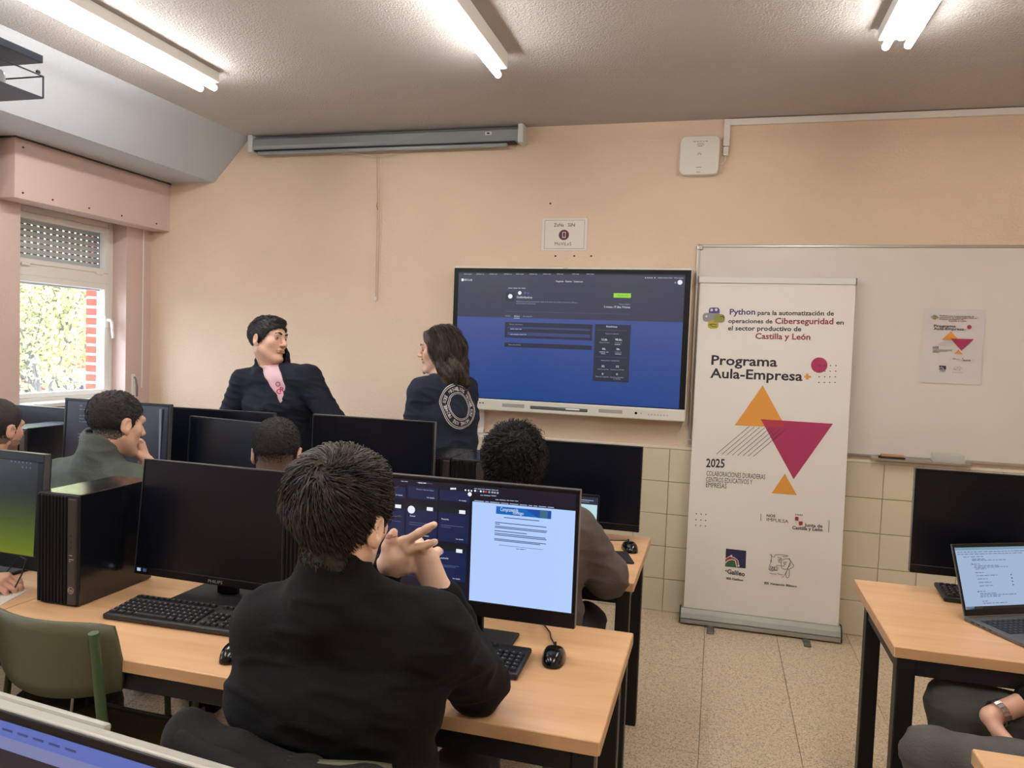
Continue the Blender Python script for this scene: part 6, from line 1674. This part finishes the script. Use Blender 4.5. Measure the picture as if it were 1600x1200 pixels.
obj('collar', np_mesh('collar', P, Q, ['jacket_black']), jk)

# --- curly haired person
SC_ = dict(label='curly black haired person in a taupe hoodie seen from behind, right elbow on the desk', head=((-.632, 2.40, 1.185), 98, -10, 0, .98), neck=(-.625, 2.355, 1.06),
           chest=(-.60, 2.40, .88), pelvis=(-.58, 2.34, .55), sh=((-.76, 2.42, .985), (-.43, 2.415, .985)), el=((-.79, 2.66, .815), (-.325, 2.50, .825)), wr=((-.66, 2.78, .80), (-.45, 2.73, .80)),
           hip=((-.68, 2.40, .53), (-.47, 2.40, .53)), knee=((-.70, 2.82, .55), (-.43, 2.82, .55)), ankle=((-.70, 2.86, .09), (-.42, 2.86, .09)), toe=(0, 1, 0),
           top='hoodie_taupe', hairmat='hair_black', collar=((-.625, 2.36, 1.03), (-.63, 2.365, 1.09), .078, .074), arm=1.25, g=.012, fat=1.05, wr_amp=.003, wr_freq=30., topname='hoodie', skin='skin_warm')
SC_['hands'] = [hand_auto((-.66, 2.78, .80), (.5, .8, -.1), (0, 0, 1), 25, .95, False), hand_auto((-.45, 2.73, .80), (-.5, .8, -.1), (0, 0, 1), 25, .95, True)]
rC, HC, _ = person(SC_)
P, Q, N = hair_cap(HC, rC, 'hair_black', .016, .005, .03, .003, 120., nape=-.075)
strands('hair_curls', rC, P, N, HC, ['hair_black'], 2600, flow_crown, .036, .020, .0016, 5, 9, curl=(.006, 1.6), jitter=.8)

# --- short haired person, back of head
SS = dict(label='person with short dark faded hair seen from behind in the middle row', head=((-1.518, 2.40, 1.165), 113, -4, 0, 1.0), neck=(-1.515, 2.365, 1.035),
          chest=(-1.52, 2.39, .86), pelvis=(-1.52, 2.34, .55), sh=((-1.69, 2.37, .955), (-1.36, 2.40, .955)), el=((-1.72, 2.60, .80), (-1.30, 2.62, .80)), wr=((-1.60, 2.70, .79), (-1.42, 2.70, .79)),
          hip=((-1.61, 2.40, .53), (-1.42, 2.40, .53)), knee=((-1.63, 2.82, .55), (-1.42, 2.82, .55)), ankle=((-1.63, 2.86, .09), (-1.42, 2.86, .09)), toe=(0, 1, 0),
          top='jacket_navy', hairmat='hair_buzz', skin='skin_warm', fadehair=(.04, -.075, .035, .08), topname='jumper')
SS['hands'] = [hand_auto((-1.60, 2.70, .795), (.3, .9, -.05), (0, 0, 1), 25, .95, False), hand_auto((-1.42, 2.70, .795), (-.3, .9, -.05), (0, 0, 1), 25, .95, True)]
rS, HS, _ = person(SS)
P, Q, N = hair_cap(HS, rS, 'hair_buzz', .004, .0045, .025, .001, 150., nape=.0, top=.004)
strands('hair_locks', rS, P, N, HS, ['hair_buzz', 'hair_black'], 2600, flow_crown, .014, .006, .0011, 8, 3, jitter=.5)

# --- man in green jacket, fist at chin
GW = (-2.205, 2.545, 1.055)
SG = dict(label='short haired man in a grey-green jacket by the window, fist at his chin', head=((-2.222, 2.405, 1.225), 74, -10, -4, 1.02), neck=(-2.27, 2.365, 1.09),
          chest=(-2.30, 2.37, .89), pelvis=(-2.30, 2.30, .55), sh=((-2.485, 2.37, .99), (-2.115, 2.38, 1.0)), el=((-2.52, 2.62, .81), (-2.06, 2.60, .815)), wr=((-2.33, 2.72, .80), GW),
          hip=((-2.40, 2.37, .53), (-2.20, 2.37, .53)), knee=((-2.43, 2.80, .55), (-2.18, 2.80, .55)), ankle=((-2.43, 2.85, .09), (-2.18, 2.85, .09)), toe=(0, 1, 0),
          top='jacket_green', hairmat='hair_black', fat=1.12, arm=1.15, g=.010, wr_amp=.0035, wr_freq=32., topname='jacket', collar=((-2.27, 2.365, 1.075), (-2.258, 2.375, 1.155), .086, .078), fadehair=(.024, -.062, .07, .04), fade='hair_buzz', skin='skin', cut=.12, h=.0045)
SG['hands'] = [hand_auto(GW, (-.25, -.12, .95), (.75, .45, .3), 68, .98, True), hand_auto((-2.33, 2.72, .80), (.5, .8, -.05), (0, 0, 1), 30, 1.0, False)]
rG, HG, _ = person(SG)
P, Q, N = hair_cap(HG, rG, 'hair_buzz', .005, .0045, .03, .001, 150., nape=-.03, top=.002)
strands('hair_locks', rG, P, N, HG, ['hair_buzz', 'hair_black'], 2200, flow_crown, .012, .004, .0011, 9, 3, jitter=.5)

# --- person at the left edge of the middle row
SL = dict(label='person with short brown hair at the left edge of the picture', head=((-2.835, 2.43, 1.165), 92, -6, 0, 1.0), neck=(-2.84, 2.39, 1.035),
          chest=(-2.86, 2.40, .86), pelvis=(-2.88, 2.34, .55), sh=((-3.03, 2.40, .955), (-2.72, 2.40, .955)), el=((-3.06, 2.62, .80), (-2.70, 2.64, .80)), wr=((-2.95, 2.80, .79), (-2.80, 2.80, .79)),
          hip=((-2.98, 2.40, .53), (-2.79, 2.40, .53)), knee=((-2.99, 2.82, .55), (-2.79, 2.82, .55)), ankle=((-2.99, 2.86, .09), (-2.79, 2.86, .09)), toe=(0, 1, 0),
          top='jacket_navy', hairmat='hair_buzz', skin='skin_warm', fadehair=(.03, -.06, .05, .05), beard=True, topname='jumper', h=.006)
SL['hands'] = [hand_auto((-2.95, 2.80, .795), (.3, .9, -.05), (0, 0, 1), 25, .95, False), hand_auto((-2.80, 2.80, .795), (-.3, .9, -.05), (0, 0, 1), 25, .95, True)]
rL, HL, _ = person(SL)
hair_cap(HL, rL, 'hair_buzz', .006, .005, .03, .001, 150., nape=-.04)

# --- person beyond the left edge: only the hand on the desk shows
SH = dict(label='seated person at the left desk of whom only the hand on the desk shows', head=((-2.66, 1.30, 1.22), 85, -10, 0, 1.0), neck=(-2.66, 1.27, 1.09),
          chest=(-2.64, 1.29, .90), pelvis=(-2.62, 1.22, .55), sh=((-2.83, 1.30, .99), (-2.47, 1.31, .99)), el=((-2.86, 1.58, .815), (-2.36, 1.60, .815)), wr=((-2.66, 1.66, .80), (-2.175, 1.775, .795)),
          hip=((-2.72, 1.28, .53), (-2.52, 1.28, .53)), knee=((-2.74, 1.70, .55), (-2.50, 1.70, .55)), ankle=((-2.74, 1.74, .09), (-2.50, 1.74, .09)), toe=(0, 1, 0),
          top='jacket_navy', hairmat='hair_buzz', skin='skin_warm', topname='jumper', h=.0045)
SH['hands'] = [hand_auto((-2.66, 1.66, .80), (.4, .9, -.05), (0, 0, 1), 30, 1.0, False), hand_auto((-2.175, 1.775, .795), (.9, .42, .05), (-.1, -.25, 1), 42, 1.0, True, thumb=(.75, .6, -.1))]
rH, HH, _ = person(SH)
hair_cap(HH, rH, 'hair_buzz', .010, .006, .03, .001, 150.)

# --- person in grey jeans at the right, torso out of frame
SR = dict(label='seated person at the right of whom grey jeans, forearm and watch show', head=((1.20, 2.17, 1.23), 165, -12, 0, 1.0), neck=(1.25, 2.17, 1.09),
          chest=(1.24, 2.19, .88), pelvis=(1.20, 2.22, .54), sh=((1.22, 2.03, .99), (1.22, 2.38, .99)), el=((1.08, 1.97, .76), (1.10, 2.47, .74)), wr=((.93, 2.13, .69), (.765, 2.305, .618)),
          hip=((1.14, 2.12, .57), (1.14, 2.34, .56)), knee=((.585, 2.17, .552), (.705, 2.43, .590)), ankle=((.60, 2.17, .09), (.72, 2.44, .09)), toe=(-1, 0, 0),
          top='sweater_black', legs='jeans_grey', hairmat='hair_black', skin='skin_warm', topname='jumper', h=.0045, cut=.32, legh=.007, hipdir=(0, 1, 0))
SR['hands'] = [hand_auto((.93, 2.13, .69), (-.6, .7, -.25), (0, 0, 1), 35, 1.0, False), hand_auto((.765, 2.305, .618), (.35, -.25, -.9), (-.9, .1, -.3), 30, 1.0, True)]
rR, HR_, _ = person(SR)
hair_cap(HR_, rR, 'hair_black', .012, .006, .03, .002, 100.)
wt = thing('wristwatch', 'silver wristwatch on the wrist of the person in grey jeans', 'watch', (.787, 2.316, .626))
ax = (Vector((1.10, 2.47, .74)) - Vector((.765, 2.305, .618))).normalized()
e1 = ax.orthogonal().normalized(); e2 = ax.cross(e1)
ring = MB()
for k in range(20):
    a0, a1 = 2 * math.pi * k / 20, 2 * math.pi * (k + .82) / 20
    pp_ = [(e1 * math.cos(a) + e2 * math.sin(a)) * r_ + ax * s_ for a in (a0, a1) for r_, s_ in ((.033, -.009), (.033, .009), (.037, .009), (.037, -.009))]
    ring.add(pp_, [(0, 1, 2, 3), (4, 7, 6, 5), (0, 4, 5, 1), (1, 5, 6, 2), (2, 6, 7, 3), (3, 7, 4, 0)], 'steel')
obj('bracelet', ring, wt)

# --- standing man in the navy half-zip jacket
tz = .76
S1 = dict(label='standing man in a dark navy half-zip jacket over a pink shirt, looking to his side', head=((-2.368, 3.635, 1.562), -8, 3, -8, 1.06), neck=(-2.365, 3.665, 1.405),
          chest=(-2.30, 3.665, 1.215), pelvis=(-2.31, 3.69, .90), sh=((-2.11, 3.615, 1.362), (-2.54, 3.675, 1.322)), el=((-1.94, 3.60, 1.135), (-2.625, 3.64, 1.09)), wr=((-1.85, 3.46, .905), (-2.66, 3.50, .88)),
          hip=((-2.20, 3.68, .88), (-2.41, 3.70, .88)), knee=((-2.20, 3.66, .49), (-2.41, 3.68, .49)), ankle=((-2.19, 3.70, .09), (-2.42, 3.72, .09)), toe=(.2, -1, 0),
          top='jacket_navy', hairmat='hair_black', skin='skin', face=True, look=(.15, .05), fat=1.06, arm=1.08, g=.012, h=.004, hc=.006, wr_amp=.0025, wr_freq=34., topname='jacket', browth=.0052)
fd = Vector((.45, -.89, 0)).normalized()
def front(p, d): return tuple(Vector(p) + fd * d)
nk = S1['neck']
S1['extra_top'] = [('c', up_(nk, -.02), tuple(npv(nk) + npv((.0, .012, .065))), .096, .088, .02)]
S1['cut_top'] = [('-c', up_(front(nk, .02), .02), up_(front(nk, .05), .14), .073, .086, .008),
                 ('-c', up_(front(nk, .10), .02), front((-2.30, 3.66, 1.31), .128), .050, .034, .005), ('-c', front((-2.30, 3.66, 1.31), .128), front((-2.275, 3.66, 1.235), .132), .034, .012, .005)]
S1['hands'] = [hand_auto((-1.85, 3.46, .905), (.1, -.65, -.75), (.3, -.6, .7), 20, 1.0, False), hand_auto((-2.66, 3.50, .88), (.1, -.65, -.75), (-.3, -.6, .7), 20, 1.0, True)]
r1, H1, _ = person(S1)
P, Q, N = hair_cap(H1, r1, 'hair_black', .008, .0038, .034, .0014, 110., extra=[H1.E((0, .045, .094), (.052, .042, .022), .02)], nape=-.06, top=.003)
strands('hair_locks', r1, P, N, H1, ['hair_black'], 1500, flow_crown, .018, .005, .0013, 21, 3, jitter=.5)
tee = torso_prims({**S1, 'fat': .98}, .004) + [('c', up_(nk, -.03), up_(front(nk, .006), .012), .074, .068, .02), ('-c', up_(nk, .0), up_(front(nk, .03), .1), .060, .066, .006)]
P, Q = solid(tee, .007, .001, 40.)
obj('shirt', np_mesh('shirt', P, Q, ['tee_pink']), r1)
from mathutils.bvhtree import BVHTree
def decal(root, name, mb, PQ, direction, off=.002):
    """press flat outlines onto a body surface along a direction"""
    bv = BVHTree.FromPolygons([tuple(p) for p in PQ[0]], [tuple(q) for q in PQ[1]])
    d = Vector(direction).normalized()
    out = []
    for v in mb.v:
        hit = bv.ray_cast(Vector(v) - d * .5, d)
        out.append(tuple(hit[0] - d * off) if hit[0] else v)
    mb.v = out
    return obj(name, mb, root)
dm = MB()
rd = Vector((-fd.y, fd.x, 0)) * -1
u_ = Vector((.89, .45, 0))
for s_, x0, z_ in (('O', -.012, .0), ('R', .012, -.028), ('C', -.006, -.038)):
    put_text(dm, s_, (x0, z_), (x0 + .026, z_), .026, 'tee_print', u_, (0, 0, 1), Vector(front((-2.305, 3.655, 1.318), .1)), .02)
decal(r1, 'shirt_print', dm, (P, Q), -fd, .003)
zp = MB().tube([front((-2.275, 3.66, 1.235), .124), front((-2.275, 3.66, 1.205), .124)], .003, 'steel', 6)
obj('zip_pull', zp, TOPS[r1.name])

# --- standing person with long brown hair, back turned
bn = Vector((.88, -.47, 0)).normalized()      # towards the viewer: normal of the back
S2 = dict(label='standing person with long brown hair in a navy sweatshirt with white ring print', head=((-1.402, 3.715, 1.545), 190, -3, 0, 1.0), neck=(-1.380, 3.715, 1.40),
          chest=(-1.365, 3.72, 1.20), pelvis=(-1.35, 3.72, .90), sh=((-1.445, 3.588, 1.325), (-1.305, 3.852, 1.33)), el=((-1.50, 3.60, 1.08), (-1.31, 3.92, 1.08)), wr=((-1.60, 3.72, .95), (-1.45, 3.98, 1.0)),
          hip=((-1.395, 3.64, .88), (-1.305, 3.81, .88)), knee=((-1.40, 3.65, .49), (-1.31, 3.81, .49)), ankle=((-1.39, 3.63, .09), (-1.30, 3.80, .09)), toe=(-.88, .47, 0),
          top='sweat_navy', hairmat='hair_long', skin='skin', face=True, fat=.92, arm=1.0, g=.012, h=.004, hc=.006, wr_amp=.0025, wr_freq=30., topname='sweatshirt', cut=.06, beard=False)
S2['hands'] = [hand_auto((-1.60, 3.72, .95), (-.9, .4, -.2), (-.5, 0, .8), 35, .95, False), hand_auto((-1.45, 3.98, 1.0), (-.9, .2, -.1), (0, .3, 1), 35, .95, True)]
r2_, H2, top2 = person(S2)
ex = [H2.E((0, -.045, -.02), (.088, .085, .10), .03), H2.E((0, -.075, -.11), (.095, .060, .085), .03), H2.C((.062, -.02, .0), (.075, -.03, -.165), .036, .026, .03), H2.C((-.062, -.02, .0), (-.075, -.03, -.165), .036, .026, .03), H2.C((0, -.11, -.06), (0, -.135, -.17), .03, .02, .03)]
pr = [H2.E((0, -.012, .036), (.090, .110, .096), .01), ('&', tuple(H2(0, .022, -.022)), H2.d(0, .8, -.6), .012)] + ex + [H2.C((.045, .058, .085), (.074, .030, .0), .018, .012, .02), H2.C((-.045, .058, .085), (-.074, .030, .0), .018, .012, .02)]
P, Q = solid(pr, .0045, .003, 70.)
obj('hair', np_mesh('hair', P, Q, ['hair_long']), r2_)
N = grid_normals(P, Q)
Lh = H2.loc(P)
keep = (Lh[:, 2] > -.16) & (Lh[:, 1] < .05)
def flow_down(l):
    o = np.zeros_like(l)
    o[:, 2] = -1
    o[:, 1] = -.15 - .6 * np.clip(l[:, 2] - .05, 0, .1) / .1
    o[:, 0] = np.sign(l[:, 0]) * .6 * np.clip(l[:, 2] - .03, 0, .1) / .1
    return o
strands('hair_locks', r2_, P[keep], N[keep], H2, ['hair_long', 'hair_long', 'hair_brown_lit'], 2600, flow_down, .09, .004, .0019, 12, 8, jitter=.16)
P, Q = solid([H2.C((0, .083, -.098), (0, .086, -.118), .013, .007, .01), H2.C((-.02, .092, -.048), (.02, .092, -.048), .004, .004, .004)], .003)
obj('beard', np_mesh('beard', P, Q, ['hair_long']), r2_)
# ring print on the back
rm = MB()
ub = Vector((.47, .88, 0))
cen = Vector((-1.372, 3.722, 1.262)) + bn * .2
def ringband(r0, r1):
    n = 64
    vs = []
    for k in range(n):
        a = 2 * math.pi * k / n
        for r_ in (r0, r1):
            vs.append(cen + ub * math.cos(a) * r_ + Vector((0, 0, 1)) * math.sin(a) * r_)
    rm.add(vs, [(2 * k, 2 * ((k + 1) % n), 2 * ((k + 1) % n) + 1, 2 * k + 1) for k in range(n)], 'print_white')
for a, b in ((.113, .1165), (.105, .108), (.069, .072), (.062, .0645)):
    ringband(a, b)
word = 'MICHAEL KORS'
for rep, mid in enumerate((90, 0, 270, 180)):
    tw_ = len(word)
    for k, ch in enumerate(word):
        if ch == ' ':
            continue
        a = R(mid + (tw_ / 2 - k - .5) * 6.3)
        tdir = ub * math.sin(a) - Vector((0, 0, 1)) * math.cos(a)
        ndir = ub * math.cos(a) + Vector((0, 0, 1)) * math.sin(a)
        wd = .0045 if ch == 'I' else .0105
        put_text(rm, ch, (-wd / 2, 0), (wd / 2, 0), .018, 'print_white', tdir, ndir, cen + ndir * .0795, .02)
decal(TOPS[r2_.name], 'back_print', rm, top2, -bn, .003)
